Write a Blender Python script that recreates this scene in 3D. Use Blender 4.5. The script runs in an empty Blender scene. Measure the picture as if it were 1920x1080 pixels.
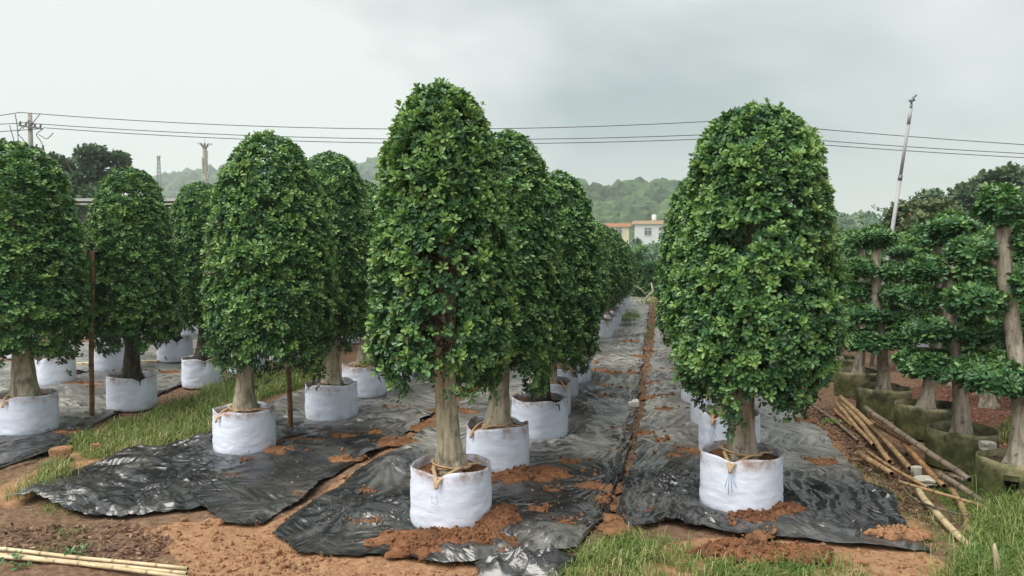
import bpy, math, random
import numpy as np
from mathutils import Vector, Matrix

# ------------------------------------------------------------------ camera, sky, sun, exposure
SC = bpy.context.scene
COL = SC.collection
F_PX, CAM_H, PITCH = 1400.0, 1.8, math.radians(2.66)
cam_d = bpy.data.cameras.new('camera')
cam_d.sensor_width = 36.0
cam_d.lens = 36.0 * F_PX / 1920.0
cam_d.clip_start, cam_d.clip_end = 0.1, 6000.0
cam = bpy.data.objects.new('camera', cam_d)
COL.objects.link(cam)
cam.location = (0, 0, CAM_H)
cam.rotation_euler = (math.pi / 2 - PITCH, 0, 0)
SC.camera = cam

SUN_EL, SUN_AZ = math.radians(60), math.radians(-128)      # azimuth from +Y towards +X
world = bpy.data.worlds.new('World')
SC.world = world
world.use_nodes = True
wn, wl = world.node_tree.nodes, world.node_tree.links
wn.clear()
w_out = wn.new('ShaderNodeOutputWorld')
w_bg = wn.new('ShaderNodeBackground')
w_bg2 = wn.new('ShaderNodeBackground')
w_mix = wn.new('ShaderNodeMixShader')
w_sky = wn.new('ShaderNodeTexSky')
w_sky.sky_type = 'NISHITA'
w_sky.sun_disc = False
w_sky.sun_elevation = SUN_EL
w_sky.sun_rotation = SUN_AZ
w_bg.inputs['Strength'].default_value = 0.10
wl.new(w_sky.outputs[0], w_bg.inputs['Color'])
w_tc = wn.new('ShaderNodeTexCoord')
w_map = wn.new('ShaderNodeMapping')
w_map.inputs['Scale'].default_value = (1.0, 1.0, 2.3)
w_map.inputs['Location'].default_value = (-2.1938, 2.0846, 1.5826)
w_noise = wn.new('ShaderNodeTexNoise')
w_noise.inputs['Scale'].default_value = 1.1
w_noise.inputs['Detail'].default_value = 4.5
w_noise.inputs['Roughness'].default_value = 0.54
w_noise.inputs['Distortion'].default_value = 0.35
w_ramp = wn.new('ShaderNodeValToRGB')
cr = w_ramp.color_ramp
cr.elements[0].position = 0.375
cr.elements[0].color = (0.185, 0.220, 0.228, 1)
cr.elements[1].position = 0.60
cr.elements[1].color = (0.485, 0.50, 0.49, 1)
w_sep = wn.new('ShaderNodeSeparateXYZ')
w_hr = wn.new('ShaderNodeMapRange')
w_hr.inputs['From Min'].default_value = 0.0
w_hr.inputs['From Max'].default_value = 0.15
w_hr.inputs['To Min'].default_value = 0.75
w_hr.inputs['To Max'].default_value = 0.0
w_hm = wn.new('ShaderNodeMixRGB')
w_hm.inputs['Color2'].default_value = (0.50, 0.475, 0.43, 1)
wl.new(w_tc.outputs['Generated'], w_map.inputs['Vector'])
wl.new(w_map.outputs[0], w_noise.inputs['Vector'])
wl.new(w_noise.outputs[0], w_ramp.inputs[0])
wl.new(w_tc.outputs['Generated'], w_sep.inputs[0])
wl.new(w_sep.outputs['Z'], w_hr.inputs['Value'])
wl.new(w_hr.outputs[0], w_hm.inputs['Fac'])
wl.new(w_ramp.outputs[0], w_hm.inputs['Color1'])
wl.new(w_hm.outputs[0], w_bg2.inputs['Color'])
w_bg2.inputs['Strength'].default_value = 1.0
w_mix.inputs[0].default_value = 0.93
wl.new(w_bg.outputs[0], w_mix.inputs[1])
wl.new(w_bg2.outputs[0], w_mix.inputs[2])
wl.new(w_mix.outputs[0], w_out.inputs[0])

sun_d = bpy.data.lights.new('sun', 'SUN')
sun_d.energy = 2.4
sun_d.angle = math.radians(55)
sun_d.color = (1.0, 0.95, 0.87)
sun = bpy.data.objects.new('sun', sun_d)
COL.objects.link(sun)
_sd = Vector((math.sin(SUN_AZ) * math.cos(SUN_EL), math.cos(SUN_AZ) * math.cos(SUN_EL), math.sin(SUN_EL)))
sun.rotation_euler = _sd.to_track_quat('Z', 'Y').to_euler()
sun.location = (-20, -10, 30)

SC.view_settings.view_transform = 'Standard'
SC.view_settings.look = 'None'
SC.view_settings.exposure = 0.95
SC.view_settings.gamma = 1.0
SC.view_settings.use_curve_mapping = False
SC.render.engine = 'CYCLES'
SC.cycles.use_denoising = True
SC.cycles.max_bounces = 6
SC.cycles.diffuse_bounces = 3
SC.cycles.glossy_bounces = 2
SC.cycles.transmission_bounces = 3
SC.cycles.volume_bounces = 2
SC.cycles.transparent_max_bounces = 4

# ------------------------------------------------------------------ pixel -> place
_SP, _CP = math.sin(PITCH), math.cos(PITCH)


def ray(px, py):
    x, y = (px - 960) / F_PX, (540 - py) / F_PX
    return np.array([x, _CP + y * _SP, -_SP + y * _CP])


def G(px, py, z=0.0):
    """point on the plane z seen at a photo pixel"""
    d = ray(px, py)
    t = (z - CAM_H) / d[2]
    return np.array([d[0] * t, d[1] * t, z])


def P(px, py, Y):
    """point at depth Y seen at a photo pixel"""
    d = ray(px, py)
    t = Y / d[1]
    return np.array([d[0] * t, Y, CAM_H + d[2] * t])


_rd = ray(1245, 475)[:2]
RD = _rd / np.linalg.norm(_rd)              # direction of the planting rows
RN = np.array([RD[1], -RD[0]])              # across the rows


def UV(p):
    return float(p[0] * RD[0] + p[1] * RD[1]), float(p[0] * RN[0] + p[1] * RN[1])


def XY(u, v):
    return u * RD[0] + v * RN[0], u * RD[1] + v * RN[1]


# ------------------------------------------------------------------ noise
def _perm(seed):
    p = np.random.RandomState(seed).permutation(256)
    return np.concatenate([p, p])


_PERMS = {}


def perlin(x, y, seed=0):
    if seed not in _PERMS:
        _PERMS[seed] = _perm(seed)
    pm = _PERMS[seed]
    x = np.asarray(x, float)
    y = np.asarray(y, float)
    xi, yi = np.floor(x).astype(np.int64), np.floor(y).astype(np.int64)
    xf, yf = x - xi, y - yi
    u, v = xf ** 3 * (xf * (xf * 6 - 15) + 10), yf ** 3 * (yf * (yf * 6 - 15) + 10)

    def g(ix, iy, dx, dy):
        h = pm[pm[ix & 255] + (iy & 255)] * (2 * math.pi / 256)
        return np.cos(h) * dx + np.sin(h) * dy
    a = g(xi, yi, xf, yf)
    b = g(xi + 1, yi, xf - 1, yf)
    c = g(xi, yi + 1, xf, yf - 1)
    d = g(xi + 1, yi + 1, xf - 1, yf - 1)
    return ((a * (1 - u) + b * u) * (1 - v) + (c * (1 - u) + d * u) * v) * 1.5


def fbm(x, y, seed=0, o=4, lac=2.0, gain=0.5):
    s, a = 0, 1.0
    for i in range(o):
        s = s + a * perlin(x * lac ** i, y * lac ** i, seed + i)
        a *= gain
    return s


class Sines:
    """cheap smooth 3-D noise, about -1..1"""
    def __init__(self, seed, freq, n=9):
        r = np.random.RandomState(seed)
        d = r.normal(size=(n, 3))
        d /= np.linalg.norm(d, axis=1, keepdims=True)
        self.k = d * freq * r.uniform(0.6, 1.5, (n, 1))
        self.ph = r.uniform(0, 6.28, n)
        self.n = n

    def __call__(self, p):
        return np.sin(p @ self.k.T + self.ph).sum(1) / math.sqrt(self.n) * 0.9


# ------------------------------------------------------------------ meshes
def build(name, V, F, mat=None, parent=None, smooth=True, attrs=None, mats=None, mat_idx=None):
    me = mesh_of(name, V, F, mat, smooth, attrs, mats, mat_idx)
    return link(name, me, parent)


def mesh_of(name, V, F, mat=None, smooth=True, attrs=None, mats=None, mat_idx=None):
    V = np.asarray(V, np.float32)
    me = bpy.data.meshes.new(name)
    if isinstance(F, np.ndarray):
        F = [F]
    F = [f for f in F if len(f)]
    tot = sum(len(f) for f in F)
    me.vertices.add(len(V))
    me.vertices.foreach_set('co', V.ravel())
    loops = np.concatenate([f.ravel() for f in F]).astype(np.int32)
    sizes = np.concatenate([np.full(len(f), f.shape[1], np.int32) for f in F])
    me.loops.add(len(loops))
    me.loops.foreach_set('vertex_index', loops)
    me.polygons.add(tot)
    starts = np.zeros(tot, np.int32)
    starts[1:] = np.cumsum(sizes)[:-1]
    me.polygons.foreach_set('loop_start', starts)
    me.polygons.foreach_set('loop_total', sizes)
    me.polygons.foreach_set('use_smooth', np.full(tot, smooth, bool))
    for m in (mats or ([mat] if mat else [])):
        me.materials.append(m)
    if mat_idx is not None:
        me.polygons.foreach_set('material_index', np.asarray(mat_idx, np.int32))
    for k, (dom, val) in (attrs or {}).items():
        val = np.asarray(val, np.float32)
        if val.ndim == 1:
            a = me.attributes.new(k, 'FLOAT', dom)
            a.data.foreach_set('value', val)
        else:
            a = me.attributes.new(k, 'FLOAT_COLOR', dom)
            a.data.foreach_set('color', val.ravel())
    me.update(calc_edges=True)
    return me


def link(name, data, parent=None):
    o = bpy.data.objects.new(name, data)
    COL.objects.link(o)
    if parent is not None:
        o.parent = parent
    return o


def tag(o, label, cat, group=None, kind=None):
    o['label'] = label
    o['category'] = cat
    if group:
        o['group'] = group
    if kind:
        o['kind'] = kind
    return o


def thing(name, label, cat, loc=(0, 0, 0), rz=0.0, group=None):
    o = link(name, None)
    o.location = loc
    o.rotation_euler = (0, 0, rz)
    o.empty_display_size = 0.2
    return tag(o, label, cat, group)


class MB:
    """collects quads and triangles of one mesh"""
    def __init__(self):
        self.v, self.q, self.t, self.n = [], [], [], 0
        self.mq, self.mt = [], []

    def add(self, V, F, m=0):
        V = np.asarray(V, float)
        F = np.asarray(F, int)
        self.v.append(V)
        if F.shape[1] == 4:
            self.q.append(F + self.n)
            self.mq.append(np.full(len(F), m))
        else:
            self.t.append(F + self.n)
            self.mt.append(np.full(len(F), m))
        self.n += len(V)
        return self

    def box(self, c, s, rz=0.0, m=0):
        c, s = np.asarray(c, float), np.asarray(s, float) / 2
        k = np.array([[-1, -1, -1], [1, -1, -1], [1, 1, -1], [-1, 1, -1], [-1, -1, 1], [1, -1, 1], [1, 1, 1], [-1, 1, 1]]) * s
        R = np.array([[math.cos(rz), -math.sin(rz), 0], [math.sin(rz), math.cos(rz), 0], [0, 0, 1]])
        return self.add(k @ R.T + c, [[0, 3, 2, 1], [4, 5, 6, 7], [0, 1, 5, 4], [1, 2, 6, 5], [2, 3, 7, 6], [3, 0, 4, 7]], m)

    def tube(self, pts, rad, seg=8, cap=True, m=0, flat=1.0):
        V, F, T = tube(pts, rad, seg, cap, flat)
        n0 = self.n
        self.add(V, F, m)
        if len(T):
            self.t.append(np.asarray(T, int) + n0)
            self.mt.append(np.full(len(T), m))
        return self

    def mesh(self, name, mat=None, smooth=True, mats=None):
        V = np.concatenate(self.v)
        F = []
        mi = []
        if self.q:
            F.append(np.concatenate(self.q))
            mi += self.mq
        if self.t:
            F.append(np.concatenate(self.t))
            mi += self.mt
        return mesh_of(name, V, F, mat, smooth, mats=mats, mat_idx=np.concatenate(mi) if mats else None)

    def build(self, name, mat=None, parent=None, smooth=True, mats=None):
        return link(name, self.mesh(name, mat, smooth, mats), parent)


def tube(pts, rad, seg=8, cap=True, flat=1.0):
    pts = np.asarray(pts, float)
    n = len(pts)
    rad = np.full(n, rad, float) if np.isscalar(rad) else np.asarray(rad, float)
    tan = np.gradient(pts, axis=0)
    tan /= np.linalg.norm(tan, axis=1, keepdims=True) + 1e-12
    up = np.array([0, 0, 1.0]) if abs(tan[0][2]) < 0.9 else np.array([1.0, 0, 0])
    a = np.cross(tan[0], up)
    a /= np.linalg.norm(a)
    A = []
    for i in range(n):
        a = a - tan[i] * np.dot(a, tan[i])
        a /= np.linalg.norm(a) + 1e-12
        A.append(a)
    A = np.array(A)
    B = np.cross(tan, A)
    th = np.linspace(0, 2 * math.pi, seg, endpoint=False)
    V = pts[:, None, :] + rad[:, None, None] * (np.cos(th)[None, :, None] * A[:, None, :] + flat * np.sin(th)[None, :, None] * B[:, None, :])
    V = V.reshape(-1, 3)
    i = np.arange(n - 1)[:, None] * seg
    j = np.arange(seg)[None, :]
    k = (j + 1) % seg
    F = np.stack([i + j, i + k, i + seg + k, i + seg + j], -1).reshape(-1, 4)
    T = []
    if cap:
        V = np.concatenate([V, pts[:1], pts[-1:]])
        c0, c1 = n * seg, n * seg + 1
        for q in range(seg):
            T.append((c0, (q + 1) % seg, q))
            T.append((c1, (n - 1) * seg + q, (n - 1) * seg + (q + 1) % seg))
    return V, F, np.array(T, int).reshape(-1, 3)


def grid_faces(nu, nv):
    i = np.arange(nu - 1)[:, None] * nv
    j = np.arange(nv - 1)[None, :]
    return np.stack([i + j, i + nv + j, i + nv + j + 1, i + j + 1], -1).reshape(-1, 4)


# ------------------------------------------------------------------ materials
def new_mat(name):
    m = bpy.data.materials.new(name)
    m.use_nodes = True
    nt = m.node_tree
    b = nt.nodes['Principled BSDF']
    return m, nt, b


def nd(nt, t, **kw):
    n = nt.nodes.new(t)
    for k, v in kw.items():
        if k in n.inputs:
            n.inputs[k].default_value = v
        else:
            setattr(n, k, v)
    return n


def noise(nt, vec, scale, detail=4, rough=0.55, dist=0.0):
    n = nd(nt, 'ShaderNodeTexNoise', Scale=scale, Detail=detail, Roughness=rough, Distortion=dist)
    if vec is not None:
        nt.links.new(vec, n.inputs['Vector'])
    return n.outputs[0]


def ramp(nt, fac, stops):
    r = nd(nt, 'ShaderNodeValToRGB')
    e = r.color_ramp.elements
    while len(e) < len(stops):
        e.new(0.5)
    for i, (p, c) in enumerate(stops):
        e[i].position = p
        e[i].color = (*c, 1) if len(c) == 3 else c
    nt.links.new(fac, r.inputs[0])
    return r.outputs[0]


def mix(nt, fac, a, b, mode='MIX'):
    n = nd(nt, 'ShaderNodeMixRGB', blend_type=mode)
    for s, i in ((fac, 0), (a, 1), (b, 2)):
        if isinstance(s, (int, float)):
            n.inputs[i].default_value = s
        elif isinstance(s, tuple):
            n.inputs[i].default_value = (*s, 1)
        else:
            nt.links.new(s, n.inputs[i])
    return n.outputs[0]


def mrange(nt, v, a, b, c=0.0, d=1.0):
    n = nd(nt, 'ShaderNodeMapRange')
    n.inputs['From Min'].default_value = a
    n.inputs['From Max'].default_value = b
    n.inputs['To Min'].default_value = c
    n.inputs['To Max'].default_value = d
    nt.links.new(v, n.inputs['Value'])
    return n.outputs[0]


def math_n(nt, op, a, b=0.0):
    n = nd(nt, 'ShaderNodeMath', operation=op)
    for i, s in enumerate((a, b)):
        if isinstance(s, (int, float)):
            n.inputs[i].default_value = s
        else:
            nt.links.new(s, n.inputs[i])
    return n.outputs[0]


def bump(nt, b, h, strength, dist=0.01):
    n = nd(nt, 'ShaderNodeBump')
    n.inputs['Strength'].default_value = strength
    n.inputs['Distance'].default_value = dist
    nt.links.new(h, n.inputs['Height'])
    nt.links.new(n.outputs[0], b.inputs['Normal'])


def coords(nt, scale=(1, 1, 1), kind='Object', rnd=False):
    tc = nd(nt, 'ShaderNodeTexCoord')
    mp = nd(nt, 'ShaderNodeMapping')
    mp.inputs['Scale'].default_value = scale
    nt.links.new(tc.outputs[kind], mp.inputs['Vector'])
    if rnd:
        oi = nd(nt, 'ShaderNodeObjectInfo')
        m = nd(nt, 'ShaderNodeVectorMath', operation='SCALE')
        cx = nd(nt, 'ShaderNodeCombineXYZ')
        nt.links.new(oi.outputs['Random'], cx.inputs[0])
        nt.links.new(oi.outputs['Random'], cx.inputs[1])
        nt.links.new(oi.outputs['Random'], cx.inputs[2])
        nt.links.new(cx.outputs[0], m.inputs[0])
        m.inputs['Scale'].default_value = 37.0
        nt.links.new(m.outputs[0], mp.inputs['Location'])
    return mp.outputs[0]


def attr(nt, name, out='Fac'):
    n = nd(nt, 'ShaderNodeAttribute')
    n.attribute_name = name
    return n.outputs[out]


def m_leaf(name, stops, rough=0.33, trans=0.16, spec=0.5):
    m, nt, b = new_mat(name)
    c = ramp(nt, attr(nt, 'tone'), stops)
    nt.links.new(c, b.inputs['Base Color'])
    b.inputs['Roughness'].default_value = rough
    b.inputs['Specular IOR Level'].default_value = spec
    if trans:
        t = nd(nt, 'ShaderNodeBsdfTranslucent')
        nt.links.new(mix(nt, 0.5, c, (0.16, 0.30, 0.03)), t.inputs['Color'])
        s = nd(nt, 'ShaderNodeMixShader')
        s.inputs[0].default_value = trans
        nt.links.new(b.outputs[0], s.inputs[1])
        nt.links.new(t.outputs[0], s.inputs[2])
        nt.links.new(s.outputs[0], nt.nodes['Material Output'].inputs['Surface'])
    return m


LEAF = m_leaf('ficus_leaf', [(0.0, (0.017, 0.056, 0.029)), (0.40, (0.048, 0.138, 0.052)), (0.64, (0.120, 0.258, 0.078)), (0.90, (0.20, 0.35, 0.088)), (1.0, (0.24, 0.38, 0.10))])
LEAF_PAD = m_leaf('tier_leaf', [(0.0, (0.026, 0.082, 0.042)), (0.5, (0.075, 0.190, 0.072)), (1.0, (0.23, 0.39, 0.10))])
LEAF_FAR = m_leaf('far_leaf', [(0.0, (0.055, 0.105, 0.066)), (0.6, (0.105, 0.185, 0.10)), (1.0, (0.17, 0.25, 0.115))], rough=0.6, trans=0.1)
LEAF_RED = m_leaf('reddish_leaf', [(0.0, (0.045, 0.085, 0.035)), (0.6, (0.095, 0.15, 0.055)), (0.85, (0.17, 0.17, 0.075)), (1.0, (0.25, 0.16, 0.09))], rough=0.6, trans=0.1)
LEAF_HILL = m_leaf('hill_canopy', [(0.0, (0.030, 0.060, 0.026)), (0.5, (0.052, 0.100, 0.036)), (1.0, (0.095, 0.150, 0.050))], rough=0.8, trans=0.0, spec=0.1)
GRASS = m_leaf('grass_blade', [(0.0, (0.075, 0.15, 0.032)), (0.45, (0.165, 0.265, 0.06)), (0.75, (0.30, 0.345, 0.11)), (1.0, (0.47, 0.39, 0.21))], rough=0.5, trans=0.25)
LITTER = m_leaf('dead_leaf', [(0.0, (0.085, 0.045, 0.035)), (0.5, (0.18, 0.105, 0.072)), (0.85, (0.31, 0.20, 0.13)), (1.0, (0.42, 0.33, 0.20))], rough=0.6, trans=0.0, spec=0.3)


def m_bark(name, c0, c1, c2):
    m, nt, b = new_mat(name)
    v = coords(nt, (1, 1, 0.22), rnd=True)
    v2 = coords(nt, (1, 1, 1), rnd=True)
    a = noise(nt, v, 26, 6, 0.6, 0.4)
    sp = noise(nt, v2, 9, 4, 0.6)
    c = ramp(nt, a, [(0.36, c0), (0.5, c1), (0.66, c2)])
    kn = noise(nt, v2, 24, 3, 0.6)
    c = mix(nt, mrange(nt, kn, 0.62, 0.70, 0, 0.75), c, tuple(x * 0.4 for x in c0))
    c = mix(nt, mrange(nt, sp, 0.56, 0.68, 0, 0.7), c, tuple(x * 0.45 for x in c0))
    c = mix(nt, mrange(nt, sp, 0.30, 0.40, 0.4, 0), c, (c2[0] * 1.1, c2[1] * 1.15, c2[2] * 0.9))
    nt.links.new(c, b.inputs['Base Color'])
    b.inputs['Roughness'].default_value = 0.85
    bump(nt, b, mix(nt, 0.4, a, kn), 0.9, 0.016)
    return m


BARK = m_bark('pale_bark', (0.24, 0.205, 0.145), (0.44, 0.395, 0.285), (0.56, 0.52, 0.395))
BARK_GREY = m_bark('grey_bark', (0.19, 0.16, 0.125), (0.36, 0.315, 0.25), (0.48, 0.43, 0.355))
BARK_DARK = m_bark('dark_bark', (0.035, 0.03, 0.025), (0.075, 0.06, 0.05), (0.14, 0.12, 0.09))
TWIG = m_bark('twig_bark', (0.07, 0.055, 0.04), (0.14, 0.11, 0.075), (0.23, 0.19, 0.13))


def m_fabric():
    m, nt, b = new_mat('white_fabric')
    v = coords(nt, rnd=True)
    v2 = coords(nt)
    sep = nd(nt, 'ShaderNodeSeparateXYZ')
    nt.links.new(v2, sep.inputs[0])
    n1 = noise(nt, v, 7, 5, 0.65)
    n2 = noise(nt, v, 22, 4, 0.6)
    n3 = noise(nt, v, 3.5, 3, 0.6)
    base = mix(nt, mrange(nt, n3, 0.35, 0.7), (0.78, 0.835, 0.965), (0.725, 0.79, 0.945))
    top = mrange(nt, sep.outputs['Z'], 0.29, 0.385)
    s1 = math_n(nt, 'MULTIPLY', mrange(nt, n1, 0.42, 0.60), top)
    s1 = math_n(nt, 'MULTIPLY', s1, mrange(nt, n2, 0.35, 0.6, 0.35, 1))
    bot = mrange(nt, sep.outputs['Z'], 0.13, 0.0)
    s2 = math_n(nt, 'MULTIPLY', mrange(nt, n1, 0.50, 0.70), math_n(nt, 'ADD', math_n(nt, 'MULTIPLY', bot, 0.55), 0.16))
    s2 = math_n(nt, 'MULTIPLY', s2, mrange(nt, n2, 0.4, 0.62, 0.25, 1))
    st = math_n(nt, 'MINIMUM', math_n(nt, 'ADD', s1, s2), 0.8)
    c = mix(nt, st, base, (0.34, 0.20, 0.125))
    nt.links.new(c, b.inputs['Base Color'])
    b.inputs['Roughness'].default_value = 0.75
    b.inputs['Specular IOR Level'].default_value = 0.25
    w = coords(nt, (1, 1, 2.2), rnd=True)
    wr = noise(nt, w, 9, 3, 0.5, 0.8)
    fine = noise(nt, v, 420, 2, 0.5)
    bump(nt, b, math_n(nt, 'ADD', wr, math_n(nt, 'MULTIPLY', fine, 0.05)), 0.3, 0.015)
    return m


FABRIC = m_fabric()


def m_simple(name, col, rough=0.6, spec=0.5, metal=0.0, var=0.25, nscale=12, bumpy=0.0, stretch=(1, 1, 1), kind='Object'):
    m, nt, b = new_mat(name)
    v = coords(nt, stretch, kind=kind, rnd=(kind == 'Object'))
    a = noise(nt, v, nscale, 5, 0.6)
    c = ramp(nt, a, [(0.25, tuple(x * (1 - var) for x in col)), (0.75, tuple(min(1, x * (1 + var)) for x in col))])
    nt.links.new(c, b.inputs['Base Color'])
    b.inputs['Roughness'].default_value = rough
    b.inputs['Specular IOR Level'].default_value = spec
    b.inputs['Metallic'].default_value = metal
    if bumpy:
        bump(nt, b, a, bumpy, 0.01)
    return m


RAFFIA = m_simple('raffia', (0.56, 0.38, 0.22), 0.6, var=0.3, nscale=30)
CORD = m_simple('dark_cord', (0.022, 0.022, 0.025), 0.6)
CORD_BLUE = m_simple('blue_cord', (0.35, 0.52, 0.72), 0.6)
STEEL = m_simple('galvanised_steel', (0.33, 0.34, 0.355), 0.6, metal=0.0, var=0.15, nscale=3)
STEEL_DARK = m_simple('grey_fitting', (0.17, 0.175, 0.19), 0.5, metal=0.2, var=0.15)
CONCRETE = m_simple('concrete', (0.40, 0.38, 0.34), 0.9, var=0.15, nscale=3)
CERAMIC = m_simple('insulator_glaze', (0.16, 0.12, 0.12), 0.3, var=0.1)
WIRE = m_simple('cable', (0.055, 0.057, 0.062), 0.6, var=0.1)
MAST = m_simple('mast_shell', (0.42, 0.40, 0.36), 0.8, var=0.3, nscale=1.2)
WALL_W = m_simple('white_render', (0.66, 0.68, 0.70), 0.9, spec=0.2, var=0.05, nscale=0.6)
WALL_C = m_simple('cream_render', (0.66, 0.58, 0.44), 0.9, spec=0.2, var=0.05, nscale=0.6)
TILE_O = m_simple('orange_tile', (0.62, 0.27, 0.14), 0.7, var=0.12, nscale=1.5)
TILE_T = m_simple('tan_parapet', (0.60, 0.40, 0.27), 0.8, var=0.1, nscale=1.5)
WINGLASS = m_simple('window_glass', (0.10, 0.12, 0.14), 0.12, var=0.15, nscale=0.7)
WINFRAME = m_simple('window_frame', (0.62, 0.64, 0.65), 0.5, var=0.05)
TANK = m_simple('tank_plastic', (0.66, 0.69, 0.70), 0.5, var=0.05)
SHED = m_simple('shed_wall', (0.05, 0.06, 0.055), 0.8, var=0.2, nscale=1)
SHED_R = m_simple('shed_eave', (0.48, 0.50, 0.50), 0.6, var=0.1, nscale=1)
STONE = m_simple('pale_stone', (0.50, 0.47, 0.41), 0.9, var=0.25, nscale=14, bumpy=0.6)
FOAM = m_simple('white_scrap', (0.68, 0.66, 0.60), 0.8, var=0.1, nscale=14, bumpy=0.3)


def m_soil(name, a, b_, c, scale=30):
    m, nt, b = new_mat(name)
    v = coords(nt, kind='Object')
    n1 = noise(nt, v, scale, 6, 0.65)
    n2 = noise(nt, v, scale * 0.2, 3, 0.6)
    col = ramp(nt, n1, [(0.28, a), (0.52, b_), (0.75, c)])
    col = mix(nt, mrange(nt, n2, 0.42, 0.66, 0, 0.7), col, tuple(x * y for x, y in zip(a, (0.75, 0.85, 1.0))))
    n3 = noise(nt, v, scale * 4, 3, 0.6)
    col = mix(nt, mrange(nt, n3, 0.58, 0.7, 0, 0.5), col, tuple(x * 0.5 for x in a))
    nt.links.new(col, b.inputs['Base Color'])
    b.inputs['Roughness'].default_value = 0.95
    b.inputs['Specular IOR Level'].default_value = 0.15
    bump(nt, b, n1, 0.9, 0.02)
    return m


SOIL = m_soil('red_soil', (0.135, 0.060, 0.032), (0.25, 0.118, 0.060), (0.36, 0.19, 0.10))
CLAY = m_soil('orange_clay', (0.26, 0.135, 0.07), (0.39, 0.215, 0.115), (0.49, 0.30, 0.17))


def m_ground():
    m, nt, b = new_mat('ground_soil')
    v = coords(nt, kind='Object')
    zone = nd(nt, 'ShaderNodeAttribute')
    zone.attribute_name = 'zone'
    sp = nd(nt, 'ShaderNodeSeparateColor')
    nt.links.new(zone.outputs['Color'], sp.inputs[0])
    n1 = noise(nt, v, 22, 7, 0.68)
    n2 = noise(nt, v, 3.2, 4, 0.6)
    n3 = noise(nt, v, 90, 3, 0.6)
    clay = ramp(nt, n1, [(0.26, (0.20, 0.105, 0.06)), (0.5, (0.36, 0.205, 0.115)), (0.75, (0.49, 0.315, 0.19))])
    brown = ramp(nt, n1, [(0.28, (0.085, 0.048, 0.034)), (0.5, (0.20, 0.125, 0.08)), (0.75, (0.34, 0.235, 0.155))])
    green = ramp(nt, n1, [(0.28, (0.06, 0.065, 0.025)), (0.55, (0.13, 0.15, 0.05)), (0.75, (0.21, 0.22, 0.08))])
    red = ramp(nt, n1, [(0.28, (0.07, 0.032, 0.022)), (0.55, (0.19, 0.085, 0.055)), (0.75, (0.28, 0.15, 0.10))])
    edge = mrange(nt, n2, 0.3, 0.7, -0.3, 0.3)

    def soft(ch):
        return mrange(nt, math_n(nt, 'ADD', sp.outputs[ch], edge), 0.35, 0.65)
    c = mix(nt, soft(0), brown, clay)
    c = mix(nt, soft(2), c, red)
    c = mix(nt, soft(1), c, green)
    c = mix(nt, mrange(nt, n3, 0.6, 0.75, 0, 0.35), c, (0.09, 0.055, 0.04))
    nt.links.new(c, b.inputs['Base Color'])
    b.inputs['Roughness'].default_value = 0.95
    b.inputs['Specular IOR Level'].default_value = 0.15
    bump(nt, b, math_n(nt, 'ADD', n1, math_n(nt, 'MULTIPLY', n3, 0.4)), 0.8, 0.025)
    return m


GROUND = m_ground()


def m_plastic():
    m, nt, b = new_mat('black_film')
    v = coords(nt, kind='Object')
    d = noise(nt, v, 1.7, 6, 0.68, 0.3)
    sp = noise(nt, v, 60, 3, 0.7)
    at = attr(nt, 'dust')
    hs = []
    for ang, sc_ in ((0.5, 19), (-0.75, 24), (1.45, 17)):
        tc = nd(nt, 'ShaderNodeTexCoord')
        r = nd(nt, 'ShaderNodeMapping')
        r.inputs['Rotation'].default_value = (0, 0, ang)
        q = nd(nt, 'ShaderNodeMapping')
        q.inputs['Scale'].default_value = (1.0, 0.085, 1.0)
        nt.links.new(tc.outputs['Object'], r.inputs['Vector'])
        nt.links.new(r.outputs[0], q.inputs['Vector'])
        hs.append(noise(nt, q.outputs[0], sc_, 2.0, 0.5, 0.5))
    sel = noise(nt, v, 1.2, 2)
    h = mix(nt, mrange(nt, sel, 0.40, 0.50), hs[0], hs[1])
    h = mix(nt, mrange(nt, sel, 0.53, 0.60), h, hs[2])
    calm = mrange(nt, noise(nt, v, 2.1, 3, 0.6), 0.38, 0.62, 0.12, 1.0)
    h = mix(nt, calm, (0.5, 0.5, 0.5), h)
    dust = math_n(nt, 'ADD', mrange(nt, d, 0.46, 0.76, 0, 0.40), math_n(nt, 'MULTIPLY', at, 0.85))
    dust = math_n(nt, 'MULTIPLY', dust, mrange(nt, sp, 0.32, 0.62, 0.6, 1.0))
    dust = math_n(nt, 'MULTIPLY', dust, mrange(nt, h, 0.41, 0.56, 0.15, 1.2))  # pale crests, dark creases: silvery wrinkle sheen put into the dusty colour
    dust = math_n(nt, 'MINIMUM', dust, 0.92)
    col = mix(nt, dust, (0.016, 0.017, 0.018), (0.40, 0.385, 0.345))
    specks = mrange(nt, sp, 0.70, 0.74)
    col = mix(nt, math_n(nt, 'MULTIPLY', specks, 0.7), col, (0.30, 0.22, 0.15))
    nt.links.new(col, b.inputs['Base Color'])
    nt.links.new(mrange(nt, dust, 0, 1, 0.26, 0.46), b.inputs['Roughness'])
    b.inputs['Specular IOR Level'].default_value = 1.0
    b.inputs['IOR'].default_value = 1.6
    bump(nt, b, h, 1.0, 0.036)
    return m


PLASTIC = m_plastic()


def m_bamboo(name, c0, c1, c2):
    m, nt, b = new_mat(name)
    v = coords(nt, (1, 1, 1), kind='Object', rnd=True)
    a = noise(nt, v, 11, 5, 0.65)
    g = noise(nt, v, 55, 4, 0.6)
    c = ramp(nt, a, [(0.3, c0), (0.5, c1), (0.72, c2)])
    c = mix(nt, mrange(nt, g, 0.58, 0.75, 0, 0.6), c, tuple(x * 0.4 for x in c0))
    c = mix(nt, attr(nt, 'joint'), c, tuple(x * 0.42 for x in c0))
    nt.links.new(c, b.inputs['Base Color'])
    b.inputs['Roughness'].default_value = 0.5
    bump(nt, b, g, 0.25, 0.004)
    return m


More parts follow.
